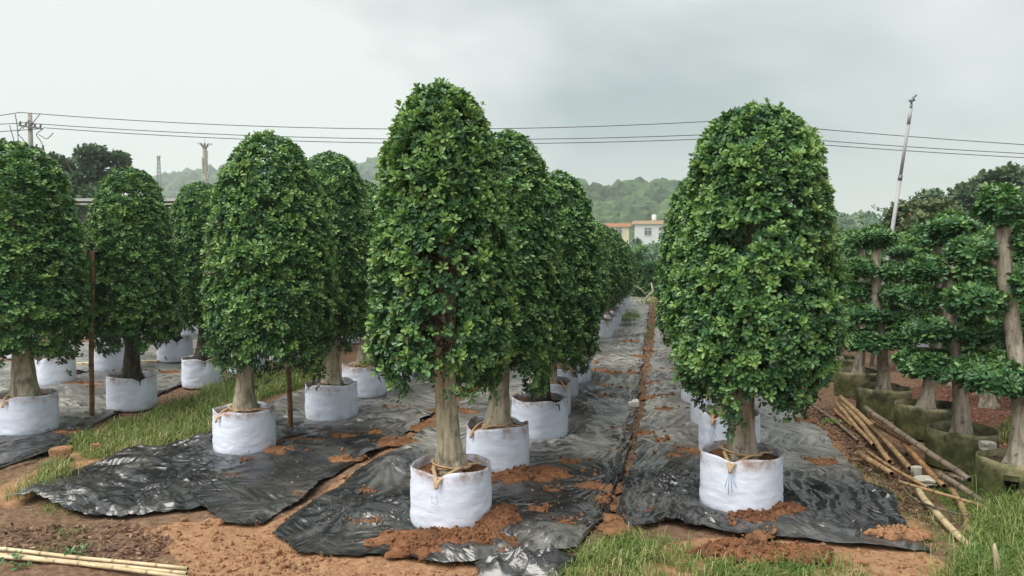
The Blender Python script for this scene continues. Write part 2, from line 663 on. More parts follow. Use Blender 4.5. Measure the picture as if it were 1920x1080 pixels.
BAMBOO = [m_bamboo('tan_bamboo', (0.25, 0.15, 0.075), (0.40, 0.26, 0.135), (0.53, 0.38, 0.21)),
          m_bamboo('grey_bamboo', (0.15, 0.11, 0.085), (0.24, 0.185, 0.14), (0.34, 0.27, 0.20)),
          m_bamboo('orange_bamboo', (0.23, 0.115, 0.05), (0.36, 0.19, 0.085), (0.48, 0.28, 0.13)),
          m_bamboo('pale_bamboo', (0.42, 0.32, 0.18), (0.58, 0.46, 0.28), (0.70, 0.60, 0.41)),
          m_bamboo('brown_bamboo', (0.13, 0.068, 0.034), (0.21, 0.115, 0.055), (0.30, 0.18, 0.09))]
HOLLOW = m_simple('hollow_end', (0.035, 0.022, 0.015), 0.9)


def m_pot():
    m, nt, b = new_mat('mossy_pot')
    v = coords(nt, rnd=True)
    v2 = coords(nt)
    sep = nd(nt, 'ShaderNodeSeparateXYZ')
    nt.links.new(v2, sep.inputs[0])
    a = noise(nt, v, 6, 5, 0.65)
    g = noise(nt, v, 30, 4, 0.65)
    c = ramp(nt, a, [(0.34, (0.018, 0.024, 0.008)), (0.5, (0.07, 0.082, 0.022)), (0.66, (0.19, 0.185, 0.08))])
    c = mix(nt, math_n(nt, 'MULTIPLY', mrange(nt, sep.outputs['Z'], 0.17, 0.30, 0, 0.85), mrange(nt, a, 0.4, 0.6)), c, (0.27, 0.25, 0.15))
    c = mix(nt, mrange(nt, g, 0.55, 0.75, 0, 0.5), c, (0.03, 0.032, 0.014))
    nt.links.new(c, b.inputs['Base Color'])
    b.inputs['Roughness'].default_value = 0.75
    bump(nt, b, g, 0.3, 0.006)
    return m


POT = m_pot()

# ------------------------------------------------------------------ where the plants stand
R_BAG, H_BAG = 0.27, 0.39
ORD = ['frontmost', 'second from the front', 'third from the front', 'fourth from the front', 'fifth from the front', 'sixth from the front',
       'seventh from the front', 'eighth from the front', 'ninth from the front', 'tenth from the front', 'eleventh from the front', 'twelfth from the front',
       'thirteenth from the front', 'fourteenth from the front', 'fifteenth from the front', 'sixteenth from the front', 'seventeenth from the front',
       'eighteenth from the front', 'nineteenth from the front', 'twentieth from the front']


def bag_spot(px, base):
    """centre of a bag whose front foot is at this pixel"""
    g = G(px, base)
    d = g[:2] / np.linalg.norm(g[:2])
    return g[0] + d[0] * R_BAG, g[1] + d[1] * R_BAG


def row(pix, v, step, n, rng):
    out = [bag_spot(*p) for p in pix]
    u, _ = UV(out[-1])
    while len(out) < n:
        u += step * rng.uniform(0.93, 1.07)
        out.append(XY(u, v + rng.uniform(-0.07, 0.07)))
    return out


rr = random.Random(5)
ROWS = {
    'A': row([(847, 1005), (933, 900), (1011, 832), (1026, 788), (1043, 752), (1074, 722), (1083, 672), (1097, 650)], -1.36, 1.3, 16, rr),
    'B': row([(1389, 970), (1367, 868), (1346, 806)], 0.53, 1.25, 17, rr),
    'C': row([(459, 855), (622, 793), (683, 748)], -3.62, 1.25, 9, rr),
    'D': row([(50, 818), (249, 771), (381, 729), (462, 703)], -6.15, 1.25, 9, rr),
    'E': row([(101, 722), (212, 698), (329, 680), (405, 664)], -8.25, 1.3, 9, rr),
    'F': row([(45, 673), (197, 647), (290, 640), (366, 632), (430, 622)], -10.4, 1.5, 8, rr),
    'H': row([(1893, 716), (1800, 676), (1727, 652)], 4.9, 1.2, 9, rr),
    'I': row([(2010, 690), (1860, 650)], 6.9, 1.2, 9, rr),
}
ROW_TXT = {
    'A': 'aisle row opposite the bamboo pile', 'B': 'aisle row beside the bamboo pile',
    'C': 'row between the grass strip and the aisle row', 'D': 'first row beyond the grass strip',
    'E': 'second row beyond the grass strip', 'F': 'last row beyond the grass strip', 'H': 'row behind the layered trees', 'I': 'farthest row past the layered trees'}
ALL_BAGS = [p for k in ROWS for p in ROWS[k]]
POTS = [bag_spot(*p) for p in [(1910, 958), (1801, 882), (1733, 826), (1656, 790), (1608, 748), (1572, 715)]]
_u, _v = UV(POTS[-1])
for _i in range(4):
    _u += 1.3
    POTS.append(XY(_u, 2.45))

# ------------------------------------------------------------------ ground
def gz(x, y):
    """height of the bare ground"""
    d = np.sqrt(x * x + y * y)
    near = np.clip((26 - d) / 12, 0, 1)
    return near * (0.022 * fbm(x * 0.55, y * 0.55, 11, 3) - 0.004)


def spaced(a, b, step, far, grow=1.14):
    xs = list(np.arange(a, b, step))
    s = step
    while xs[-1] < far:
        s *= grow
        xs.append(xs[-1] + s)
    return xs


def zone_poly(xy, poly):
    """soft inside test for a pixel polygon projected on the ground"""
    q = np.array([G(*p)[:2] for p in poly])
    x, y = xy[:, 0], xy[:, 1]
    inside = np.zeros(len(x), bool)
    n = len(q)
    for i in range(n):
        x0, y0 = q[i]
        x1, y1 = q[(i + 1) % n]
        c = ((y0 > y) != (y1 > y)) & (x < (x1 - x0) * (y - y0) / (y1 - y0 + 1e-12) + x0)
        inside ^= c
    return inside.astype(float)


xr = spaced(0, 7.2, 0.045, 1300)
xs = np.array([-x for x in xr[:0:-1]] + xr)
ys = np.array([-40, -20, -10, -5, -2, 0, 1.5, 2.4] + spaced(2.9, 11.0, 0.045, 1000))
XX, YY = np.meshgrid(xs, ys, indexing='ij')
gx, gy = XX.ravel(), YY.ravel()
ZZ = gz(gx, gy)
dd = np.sqrt(gx ** 2 + gy ** 2)
nf = np.clip((13 - dd) / 5, 0, 1)
clod = np.abs(fbm(gx * 4.2, gy * 4.2, 31, 4))
ZZ = ZZ + nf * (0.030 * np.clip(fbm(gx * 2.1, gy * 2.1, 21, 4), -0.8, 1.2) * 0.5 + 0.022 * (clod - 0.25) + 0.006 * perlin(gx * 17, gy * 17, 5))
ZZ = ZZ - 0.014
GV = np.stack([gx, gy, ZZ], -1)
xy = GV[:, :2]
U_ = gx * RD[0] + gy * RD[1]
V_ = gx * RN[0] + gy * RN[1]
z_clay = np.zeros(len(xy))
for poly in ([(240, 990), (420, 965), (560, 975), (620, 1020), (800, 1060), (900, 1100), (380, 1110), (330, 1040)],
             [(480, 990), (560, 950), (700, 860), (860, 780), (800, 860), (720, 900), (620, 1000), (560, 1020)],
             [(380, 1100), (560, 1030), (1100, 1060), (1300, 1000), (1560, 1010), (1700, 1020), (1780, 1050), (1800, 1110)],
             [(90, 870), (180, 830), (330, 828), (250, 850), (120, 900), (20, 950), (-40, 930)],
             [(1480, 760), (1560, 800), (1600, 850), (1760, 1010), (1720, 1000), (1560, 850)],
             [(690, 860), (760, 790), (900, 750), (830, 850), (760, 900)]):
    z_clay = np.maximum(z_clay, zone_poly(xy, poly))
z_grass = np.zeros(len(xy))
GRASS_POLYS = {
    'strip': [(120, 845), (215, 800), (300, 770), (430, 715), (560, 690), (640, 690), (590, 720), (500, 745), (420, 790), (360, 825), (250, 835), (190, 862)],
    'front': [(1090, 1020), (1160, 1000), (1240, 1010), (1330, 1040), (1480, 1035), (1560, 1050), (1700, 1095), (1700, 1120), (1040, 1120), (1060, 1070)],
    'corner': [(1850, 965), (1960, 930), (1990, 1120), (1770, 1120), (1830, 1040)],
    'pile': [(1600, 870), (1660, 900), (1760, 960), (1800, 1010), (1760, 1035), (1690, 970), (1620, 930)],
    'pots': [(1720, 890), (1840, 880), (1850, 960), (1790, 965)],
    'lawn': [(-300, 690), (-100, 655), (120, 630), (330, 622), (380, 612), (380, 606), (100, 610), (-300, 640)],
}
for k, poly in GRASS_POLYS.items():
    z_grass = np.maximum(z_grass, zone_poly(xy, poly) * (0.45 if k in ('front', 'pile', 'corner') else 0.7))
z_red = np.where((V_ > 2.9) & (U_ > 4) & (U_ < 11), 1.0, 0.0)
z_grass = np.where(dd > 34, 0.9, z_grass)
zone = np.stack([z_clay, z_grass, z_red, np.ones(len(xy))], -1)
ground = build('ground', GV, grid_faces(len(xs), len(ys)), GROUND, attrs={'zone': ('POINT', zone)})
tag(ground, 'orange brown nursery soil under everything', 'ground', kind='structure')


# ------------------------------------------------------------------ black plastic sheets
def ridge(n):
    return (1 - np.clip(np.abs(n) * 1.6, 0, 1)) ** 2


def fold(n, p=1.3):
    return (1 - np.clip(np.abs(n) * 1.35, 0, 1)) ** p


def folds(x, y, seed, base_ang):
    """long straight wrinkles whose direction changes from patch to patch"""
    th = base_ang + 1.7 * perlin(x * 0.5, y * 0.5, seed + 50) + 0.5 * perlin(x * 1.2, y * 1.2, seed + 51)
    H, W = 0, 1e-6
    for k in range(7):
        a = base_ang + (k - 3) * 0.45
        w = np.exp(-((th - a) / 0.2) ** 2)
        c, s = math.cos(a), math.sin(a)
        al, ac = x * c + y * s, -x * s + y * c
        wp = 0.10 * perlin(al * 1.1, ac * 0.8, seed + 60 + k)
        h = 0.026 * fold(perlin((ac + wp) * 2.3, al * 0.36, seed + k), 1.5) - 0.030 * fold(perlin((ac + wp) * 4.6, al * 0.60, seed + 10 + k), 1.7) + 0.02 \
            + 0.013 * fold(perlin((ac + wp) * 11, al * 1.3, seed + 20 + k))
        H = H + w * h
        W = W + w
    calm = np.clip(perlin(x * 0.8, y * 0.8, seed + 70) * 1.7 + 0.55, 0.15, 1.35)
    return H / W * calm + 0.022 * perlin(x * 1.5, y * 1.5, seed + 71)


def sheet(label, front, left, right, u_end, seed, ang, ns, t_steps, amp=1.0, dusty=0.0, spots=(), peaks=()):
    fr = np.array([UV(G(*p)) for p in front])
    lf = np.array([UV(G(*p)) for p in left])
    rt = np.array([UV(G(*p)) for p in right])
    lf, rt = lf[np.argsort(lf[:, 0])], rt[np.argsort(rt[:, 0])]

    def vl(u):
        return np.interp(u, lf[:, 0], lf[:, 1]) + 0.05 * perlin(u * 1.7, 3.3, seed + 80) + 0.02 * perlin(u * 6, 1.3, seed + 82) + 0.025 * np.abs(perlin(u * 11, 2.3, seed + 87))

    def vr(u):
        return np.interp(u, rt[:, 0], rt[:, 1]) + 0.05 * perlin(u * 1.7, 7.7, seed + 81) + 0.02 * perlin(u * 6, 5.3, seed + 83) - 0.025 * np.abs(perlin(u * 11, 6.3, seed + 88))
    sf = (fr[:, 1] - vl(fr[:, 0])) / (vr(fr[:, 0]) - vl(fr[:, 0]))
    od = np.argsort(sf)
    s = np.linspace(0, 1, ns)
    uf = np.interp(s, np.clip(sf[od], 0, 1), fr[od, 0]) + 0.035 * perlin(s * 5.5, 0.5, seed + 84) + 0.014 * perlin(s * 19, 0.5, seed + 85) + 0.03 * np.abs(perlin(s * 31, 0.7, seed + 86))
    T = [0.0]
    for step, upto in t_steps:
        while T[-1] < upto:
            T.append(T[-1] + step)
    T = np.array(T)
    u = uf[None, :] + T[:, None]
    u = np.minimum(u, u_end + 0 * u + T[:, None] * 1e-4)
    L, R = vl(u), vr(u)
    v = L + s[None, :] * (R - L)
    x, y = XY(u, v)
    x, y = x.ravel(), y.ravel()
    v, u = v.ravel(), u.ravel()
    h = folds(x, y, seed, ang) * amp
    side = np.minimum((s[None, :] * (R - L)).ravel(), ((1 - s)[None, :] * (R - L)).ravel())
    e = np.minimum(np.repeat(T, ns), side)
    lip = np.clip(perlin(x * 1.6, y * 1.6, seed + 90) - 0.05, 0, 1)
    h = h * (0.15 + 0.85 * np.clip(e / 0.10, 0, 1)) + 0.07 * lip * np.exp(-((e - 0.04) / 0.08) ** 2)
    keep = np.ones_like(x)
    for bx, by in spots:
        d = np.hypot(x - bx, y - by)
        a = np.arctan2(y - by, x - bx)
        keep = np.minimum(keep, 1 - 0.9 * np.exp(-(d / 0.33) ** 6))
        h = h + 0.026 * np.exp(-((d - 0.5) / 0.25) ** 2) * fold(perlin(a * 4.0, d * 0.8 + bx * 9, seed + 95))
    for px, py, ph_, pr_ in peaks:
        q = G(px, py)
        d = np.hypot(x - q[0], y - q[1])
        a = np.arctan2(y - q[1], x - q[0])
        h = h + ph_ * np.exp(-(d / pr_)) + 0.030 * np.clip(d / 0.1, 0, 1) * np.exp(-(d / (pr_ * 2.2)) ** 2) * fold(perlin(a * 3.5 + 5, d * 0.7 + q[0], seed + 97), 1.4)
    z = gz(x, y) + 0.007 + h * keep
    dust = np.clip(perlin(x * 0.5, y * 0.5, seed + 99) * 0.9 + dusty + 0.30 * np.clip(u - 5.6, 0, 2) + 0.02 * np.clip(u - 7, 0, 10), 0, 1)  # real dust, plus silvery sheen put into the colour farther along the rows
    o = build('plastic_sheet', np.stack([x, y, z], -1), grid_faces(len(T), ns)[:, ::-1], PLASTIC, attrs={'dust': ('POINT', dust)})
    tag(o, label, 'plastic sheet', 'black plastic sheets laid along the rows')
    return o


AN = math.atan2(RD[1], RD[0])
sheet('wrinkled black plastic sheet under the aisle row opposite the bamboo pile',
      [(505, 1000), (560, 1030), (640, 1042), (740, 1052), (830, 1066), (910, 1058), (1000, 1048), (1085, 1032), (1112, 1022), (1140, 968), (1160, 930)],
      [(505, 1000), (600, 940), (690, 882), (722, 855), (800, 800), (905, 722), (1180, 530)],
      [(1100, 1075), (1160, 930), (1176, 850), (1188, 780), (1199, 720), (1209, 650), (1216, 590), (1222, 550)],
      32, 100, AN + 0.9, 130, [(0.017, 4.0), (0.045, 10), (0.12, 27)], dusty=0.10, spots=ROWS['A'][:8], peaks=[(725, 890, .10, .20), (1150, 905, .05, .22), (660, 960, .05, .2)])
sheet('wrinkled black plastic sheet under the aisle row beside the bamboo pile',
      [(1150, 965), (1180, 1000), (1250, 986), (1310, 996), (1380, 1006), (1480, 1010), (1530, 1018), (1640, 1026), (1745, 1036)],
      [(1120, 1060), (1165, 960), (1187, 850), (1206, 760), (1213, 720), (1227, 640), (1231, 590), (1240, 550)],
      [(1745, 1036), (1702, 990), (1652, 925), (1592, 860), (1545, 812), (1500, 775), (1440, 715), (1330, 580)],
      32, 200, AN - 0.6, 122, [(0.017, 4.0), (0.045, 10), (0.12, 27)], dusty=0.10, spots=ROWS['B'][:8], peaks=[(1285, 965, .06, .18), (1620, 935, .07, .2), (1200, 915, .04, .25)])
sheet('loose black plastic sheet by the grass strip, hem sagging over bare soil',
      [(5, 945), (60, 941), (120, 956), (170, 970), (225, 973), (300, 963), (380, 957), (430, 984), (492, 986)],
      [(5, 945), (110, 889), (220, 852), (310, 840), (400, 812), (480, 770), (560, 735), (640, 698), (760, 640)],
      [(560, 1060), (492, 986), (590, 920), (650, 880), (712, 845), (780, 800), (880, 722), (1100, 570)],
      22, 300, AN + 1.3, 125, [(0.018, 4.0), (0.05, 10), (0.15, 16)], dusty=-0.1, amp=1.15, spots=ROWS['C'][:5], peaks=[(120, 925, .05, .2), (400, 835, .10, .15), (330, 920, .03, .3)])
sheet('black plastic sheet under the first row beyond the grass strip',
      [(-330, 940), (-200, 925), (-80, 905), (0, 893), (70, 868), (132, 842)],
      [(-330, 940), (-150, 812), (50, 712), (300, 640)],
      [(132, 842), (160, 806), (215, 778), (310, 735), (430, 690), (600, 620)],
      22, 400, AN + 1.0, 70, [(0.03, 4.0), (0.06, 9), (0.2, 15)], dusty=0.2, spots=ROWS['D'][:5])
sheet('black plastic sheet under the second row beyond the grass strip',
      [(-420, 790), (-200, 780), (-60, 768), (20, 745)],
      [(-420, 790), (-120, 712), (120, 655), (300, 615)],
      [(20, 745), (90, 716), (190, 690), (330, 655), (480, 610)],
      24, 500, AN + 0.7, 50, [(0.05, 4.0), (0.1, 14)], dusty=0.3, spots=ROWS['E'][:5])


# ------------------------------------------------------------------ loose soil lying on the sheets
def surf(x, y):
    return float(gz(np.array([x]), np.array([y]))[0])


def mound(mb, cx, cy, rx, ry, h, rz, seed, n=48, base=0.0):
    r_ = np.linspace(0, 1, n // 2 + 2)
    a_ = np.linspace(0, 2 * math.pi, n * 2, endpoint=False)
    Rr, Aa = np.meshgrid(r_, a_, indexing='ij')
    rim = 1 + 0.42 * fbm(np.cos(Aa) * 1.7 + seed, np.sin(Aa) * 1.7, seed % 97, 4)
    lx, ly = Rr * rim * rx * np.cos(Aa), Rr * rim * ry * np.sin(Aa)
    c, s = math.cos(rz), math.sin(rz)
    x, y = cx + lx * c - ly * s, cy + lx * s + ly * c
    prof = (1 - Rr ** 2) ** 0.8
    lump = 0.75 + 0.3 * fbm(x * 6, y * 6, 41 + seed % 13, 2)
    crumb = 0.016 * np.abs(fbm(x * 19, y * 19, 7, 3)) + 0.007 * np.abs(perlin(x * 55, y * 55, 8))
    z = base + gz(x.ravel(), y.ravel()).reshape(x.shape) + h * prof * lump + crumb * np.minimum(1, prof * 2) * min(1.0, h / 0.05) - 0.012 * (Rr > 0.97)
    i, j = len(r_), len(a_)
    V = np.stack([x, y, z], -1).reshape(-1, 3)
    I = np.arange(i - 1)[:, None] * j
    J = np.arange(j)[None, :]
    K = (J + 1) % j
    mb.add(V, np.stack([I + J, I + j + J, I + j + K, I + K], -1).reshape(-1, 4))


import bmesh
bm = bmesh.new()
bmesh.ops.create_icosphere(bm, subdivisions=2, radius=1)
IV = np.array([v.co[:] for v in bm.verts])
IF = np.array([[v.index for v in f.verts] for f in bm.faces])
bm.free()
bm = bmesh.new()
bmesh.ops.create_icosphere(bm, subdivisions=1, radius=1)
CV = np.array([v.co[:] for v in bm.verts])
CF = np.array([[v.index for v in f.verts] for f in bm.faces])
bm.free()


def big_mound(label, spots, mat=SOIL):
    mb = MB()
    for (px, py, rx, ry, h, sd) in spots:
        g = G(px, py)
        mound(mb, g[0], g[1], rx, ry, h, 0, sd, base=0.025)
        rg_ = np.random.RandomState(sd)
        pv = mb.v[-1]
        pv = pv[rg_.choice(len(pv), int(500 * (rx + ry) ), True)] + rg_.normal(0, .012, (int(500 * (rx + ry)), 3)) * np.array([1, 1, 0])
        sz = np.minimum(.020, .003 + rg_.exponential(.0055, len(pv)))
        cv = CV[None] * rg_.uniform(.6, 1.3, (len(pv), 1, 3)) * (1 + .25 * rg_.normal(size=(len(pv), 12, 1)).clip(-1.5, 1.5)) * sz[:, None, None] + (pv + np.array([0, 0, .002]))[:, None, :]
        mb.add(cv.reshape(-1, 3), (CF[None] + (np.arange(len(pv)) * 12)[:, None, None]).reshape(-1, 3))
    o = mb.build('soil_mound', mat)
    return tag(o, label, 'soil mound', kind='stuff')


big_mound('crumbly red soil heaped around the foot of the frontmost grow bag opposite the bamboo', [(930, 990, 0.18, 0.26, 0.10, 3), (840, 1020, 0.42, 0.15, 0.05, 4), (800, 1040, 0.25, 0.12, 0.06, 5), (900, 1030, 0.22, 0.14, 0.07, 6)])
big_mound('red soil spilled beside the second grow bag opposite the bamboo', [(980, 900, 0.36, 0.17, 0.07, 8), (1015, 892, 0.20, 0.10, 0.04, 9)])
big_mound('red soil spilled along the foot of the frontmost bag beside the bamboo pile', [(1400, 980, 0.35, 0.10, 0.04, 11), (1460, 965, 0.26, 0.16, 0.06, 12), (1390, 1035, 0.34, 0.13, 0.06, 14), (1480, 1040, 0.26, 0.12, 0.04, 15)])
big_mound('orange soil piled at the tip of the plastic sheet near the bamboo', [(1688, 1008, 0.18, 0.07, 0.045, 16)], CLAY)
PATCH = m_soil('patch_soil', (0.15, 0.07, 0.036), (0.30, 0.15, 0.075), (0.42, 0.24, 0.13), 24)
mb = MB()
rs = random.Random(3)
patches = [(1130, 915, .19, .10), (1205, 912, .16, .07), (1068, 872, .10, .06), (1158, 985, .14, .12), (1165, 955, .08, .06), (1100, 900, .08, .05),
           (1130, 812, .14, .08), (1160, 810, .07, .10), (1085, 766, .22, .10), (1145, 745, .2, .06), (1220, 748, .16, .06), (1110, 695, .25, .07),
           (1140, 672, .2, .05), (1180, 640, .2, .06), (1110, 680, .2, .06), (1235, 700, .18, .06), (1262, 695, .2, .07), (1210, 815, .12, .06),
           (1215, 910, .10, .05), (1535, 868, .17, .09), (1500, 790, .16, .08), (1228, 970, .09, .05), (1035, 925, .07, .03), (690, 985, .12, .03),
           (560, 830, .26, .10), (520, 848, .18, .08), (655, 862, .16, .09), (740, 765, .18, .07), (700, 815, .12, .06), (770, 782, .1, .05), (735, 830, .25, .10),
           (800, 800, .22, .12), (850, 770, .25, .10), (860, 730, .3, .09), (640, 820, .2, .06), (600, 815, .15, .05), (330, 880, .06, .03), (370, 905, .05, .02),
           (120, 815, .16, .07), (160, 720, .3, .08), (170, 728, .25, .06), (460, 870, .05, .03), (255, 700, .2, .06), (340, 700, .3, .07), (1290, 850, .14, .07),
           (1275, 905, .12, .06), (1250, 770, .12, .05), (1550, 905, .10, .05), (1420, 1000, .1, .06), (1060, 985, .08, .03),
           (1045, 800, .12, .05), (1090, 835, .07, .05), (1150, 850, .08, .06), (1185, 700, .12, .05), (1165, 730, .09, .04), (1125, 725, .14, .05), (1240, 830, .07, .04),
           (1265, 860, .09, .04), (1225, 720, .10, .05), (1250, 745, .12, .04), (1150, 700, .12, .04), (1195, 670, .14, .05), (1175, 650, .14, .04), (1215, 655, .10, .05), (1130, 940, .07, .05),
           (1010, 960, .09, .03), (560, 935, .05, .02), (430, 900, .06, .03), (620, 965, .07, .03), (690, 930, .05, .03)]
for i, (px, py, rx, ry) in enumerate(patches):
    g = G(px, py)
    mound(mb, g[0], g[1], rx, ry * 1.5, 0.018 + 0.07 * min(rx, ry), rs.uniform(-0.4, 0.4), 20 + i, n=18, base=0.02)
o = mb.build('soil_patches', PATCH)
tag(o, 'thin orange soil patches scattered over the black plastic sheets', 'soil', kind='stuff')


# ------------------------------------------------------------------ foliage helpers
def rosettes(pos, axis, k, L, wr, rng, tone, spread=(0.65, 1.35), droop=0.10):
    M = len(pos)
    axis = axis / (np.linalg.norm(axis, axis=1, keepdims=True) + 1e-9)
    ref = np.where(np.abs(axis[:, 2:3]) < 0.9, np.array([[0, 0, 1.0]]), np.array([[1.0, 0, 0]]))
    b = np.cross(axis, ref)
    b /= np.linalg.norm(b, axis=1, keepdims=True) + 1e-9
    c = np.cross(axis, b)
    rp = lambda a: np.repeat(a, k, 0)
    A, B, C, PP = rp(axis), rp(b), rp(c), rp(pos)
    n = M * k
    ph = np.tile(np.arange(k) * (2 * math.pi / k), M) + np.repeat(rng.uniform(0, 6.28, M), k) + rng.uniform(-0.4, 0.4, n)
    al = rng.uniform(spread[0], spread[1], n)
    rad = np.cos(ph)[:, None] * B + np.sin(ph)[:, None] * C
    d = np.cos(al)[:, None] * A + np.sin(al)[:, None] * rad
    nn = np.sin(al)[:, None] * A - np.cos(al)[:, None] * rad
    roll = rng.normal(0, 0.3, n)[:, None]
    s = np.cross(d, nn)
    s, nn = s * np.cos(roll) + nn * np.sin(roll), nn * np.cos(roll) - s * np.sin(roll)
    LL = (L * rng.uniform(0.72, 1.25, n))[:, None]
    hw = LL * wr * 0.5
    P0 = PP + d * LL * 0.12 + A * rng.uniform(-0.35, 0.15, n)[:, None] * LL * 0.6
    v0 = P0
    v1 = P0 + d * LL * 0.36 + s * hw * 0.68 + nn * LL * 0.035
    v2 = P0 + d * LL * 0.76 + s * hw * 0.95 + nn * LL * 0.01
    v3 = P0 + d * LL - nn * LL * droop
    v4 = P0 + d * LL * 0.76 - s * hw * 0.95 + nn * LL * 0.01
    v5 = P0 + d * LL * 0.36 - s * hw * 0.68 + nn * LL * 0.035
    V = np.stack([v0, v1, v2, v3, v4, v5], 1).reshape(-1, 3)
    i = np.arange(n)[:, None] * 6
    F = np.concatenate([i + np.array([[0, 1, 2, 3]]), i + np.array([[0, 3, 4, 5]])], 1).reshape(-1, 4)
    t = np.repeat(tone, k) + rng.normal(0, 0.09, n)
    # the youngest leaves, standing close to the shoot axis, are paler
    t = t + np.clip(0.95 - al, 0, 0.4) * 0.45
    return V, F, np.repeat(np.clip(t, 0, 1), 2)


PROF_T = np.array([0, .06, .16, .30, .45, .60, .74, .85, .93, .975, 1.0])
PROF_R = np.array([.74, .91, 1.0, .985, .935, .86, .765, .645, .485, .315, .02])
PROF_A = np.array([.80, .96, 1.0, .985, .95, .895, .81, .69, .52, .34, .02])
PROF_B = np.array([.64, .86, .97, 1.0, .945, .875, .80, .705, .54, .36, .02])


def column_crown(seed, n, gap=False, flat_top=False):
    """unit crown: radius 1, height 0..1; returns positions, outward axes, tone (all in unit space)"""
    rng = np.random.RandomState(seed)
    pr = PROF_A if gap else PROF_B if flat_top else PROF_R
    t = rng.uniform(0, 1, n * 3)
    r = np.interp(t, PROF_T, pr)
    keep = rng.uniform(0, 1, len(t)) < (r * 0.9 + 0.12)
    t = t[keep][:n]
    th = rng.uniform(-math.pi, math.pi, len(t))
    r = np.interp(t, PROF_T, pr)
    slope = (np.interp(t + 0.03, PROF_T, pr) - np.interp(t - 0.03, PROF_T, pr)) / 0.06
    p3 = np.stack([np.cos(th) * r, np.sin(th) * r, t * 3.4], -1)
    big, mid = Sines(seed + 1, 3.2), Sines(seed + 2, 9.0)
    lump = 1 + 0.030 * big(p3) + 0.045 * mid(p3)
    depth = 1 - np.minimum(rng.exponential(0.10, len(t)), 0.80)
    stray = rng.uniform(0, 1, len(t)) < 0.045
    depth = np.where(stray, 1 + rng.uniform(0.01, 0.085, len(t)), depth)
    # ragged skirt
    low = np.clip((0.12 - t) / 0.12, 0, 1)
    t2 = t + low * 0.075 * mid(p3 * 1.3) - 0.05 * low * (rng.uniform(0, 1, len(t)) < 0.12)
    rr_ = r * lump * depth
    pos = np.stack([np.cos(th) * rr_, np.sin(th) * rr_, t2], -1)
    ax = np.stack([np.cos(th), np.sin(th), -slope * 0.28 + 0.55], -1) + rng.normal(0, 0.33, (len(t), 3))
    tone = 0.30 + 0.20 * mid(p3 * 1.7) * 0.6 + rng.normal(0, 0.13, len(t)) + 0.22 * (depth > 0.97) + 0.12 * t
    tone = np.where(rng.uniform(0, 1, len(t)) < 0.035, 0.88, tone)
    tone = np.where(stray, tone + 0.18, tone)
    sel = np.ones(len(t), bool)
    hole = Sines(seed + 5, 6.5)(p3) + 0.5 * Sines(seed + 6, 13)(p3)
    sel &= ~((hole > 1.42) & (depth > 0.86))
    if gap:    # thin front, trunk and twigs showing
        ang = np.abs((th + math.pi / 2 - 0.02 + math.pi) % (2 * math.pi) - math.pi)
        w = np.exp(-(ang / 0.30) ** 4) * np.clip((0.50 - t) / 0.08, 0, 1) * np.clip((t + 0.03) / 0.10, 0, 1)
        sel &= rng.uniform(0, 1, len(t)) > w * np.where(Sines(seed + 9, 9.0)(p3) > 0.55, 0.35, 0.92)
        w2 = np.exp(-((ang - 0.25) / 0.95) ** 4) * np.clip((0.55 - t) / 0.15, 0, 1)
        sel &= rng.uniform(0, 1, len(t)) > w2 * 0.32
    return pos[sel], ax[sel], np.clip(tone[sel], 0, 1)


def trunk_mesh(seed, h, r0, r1, lean=(0, 0), flute=0.16, bend=0.03, mat=BARK):
    rng = np.random.RandomState(seed)
    n, seg = 44, 28
    zz = np.concatenate([np.linspace(-0.05, 0.45, 20), np.linspace(0.5, h, n - 20)])
    ph = rng.uniform(0, 6.28, 6)
    cx = lean[0] * zz / h + bend * np.sin(zz * 2.4 + ph[0]) - bend * math.sin(ph[0])
    cy = lean[1] * zz / h + bend * np.sin(zz * 2.1 + ph[1]) - bend * math.sin(ph[1])
    rad = r1 + (r0 - r1) * np.exp(-np.clip(zz, 0, 9) / 0.16) - 0.18 * r1 * np.clip(zz / h, 0, 1)
    th = np.linspace(0, 2 * math.pi, seg, endpoint=False)
    Z, T = np.meshgrid(zz, th, indexing='ij')
    tw = T + 0.35 * Z
    fl = flute * (np.exp(-np.clip(Z, 0, 9) / 0.22) * 1.0 + 0.28)
    ro = 1 + fl * (0.55 * np.sin(3 * tw + ph[2]) + 0.35 * np.sin(5 * tw + ph[3] + Z) + 0.3 * np.sin(9 * tw + ph[4]))
    ro += 0.05 * perlin(T * 2.2, Z * 5, seed % 31) + 0.03 * perlin(T * 5, Z * 11, seed % 29)
    ro += 0.55 * np.exp(-np.clip(Z, 0, 9) / 0.075) * fold(np.sin(2.5 * T + ph[5]) * 0.9, 2.0)
    Rr = rad[:, None] * ro
    V = np.stack([cx[:, None] + Rr * np.cos(T), cy[:, None] + Rr * np.sin(T), Z], -1).reshape(-1, 3)
    i = np.arange(n - 1)[:, None] * seg
    j = np.arange(seg)[None, :]
    k = (j + 1) % seg
    F = np.stack([i + j, i + k, i + seg + k, i + seg + j], -1).reshape(-1, 4)
    me = mesh_of('trunk', V, F, mat)
    return me, (lambda z: np.array([np.interp(z, zz, cx), np.interp(z, zz, cy), z]))


Z0 = 0.33                     # soil level in a bag, the base of a tree


def limb_path(rng, p0, p1, n=7, wob=0.03):
    t = np.linspace(0, 1, n)[:, None]
    sag = np.array([0, 0, 1]) * 0.12 * np.sin(t * math.pi) * np.linalg.norm(p1 - p0)
    return p0 + (p1 - p0) * t + sag + rng.normal(0, wob, (n, 3)) * np.sin(t * math.pi)


SPRIG = {}


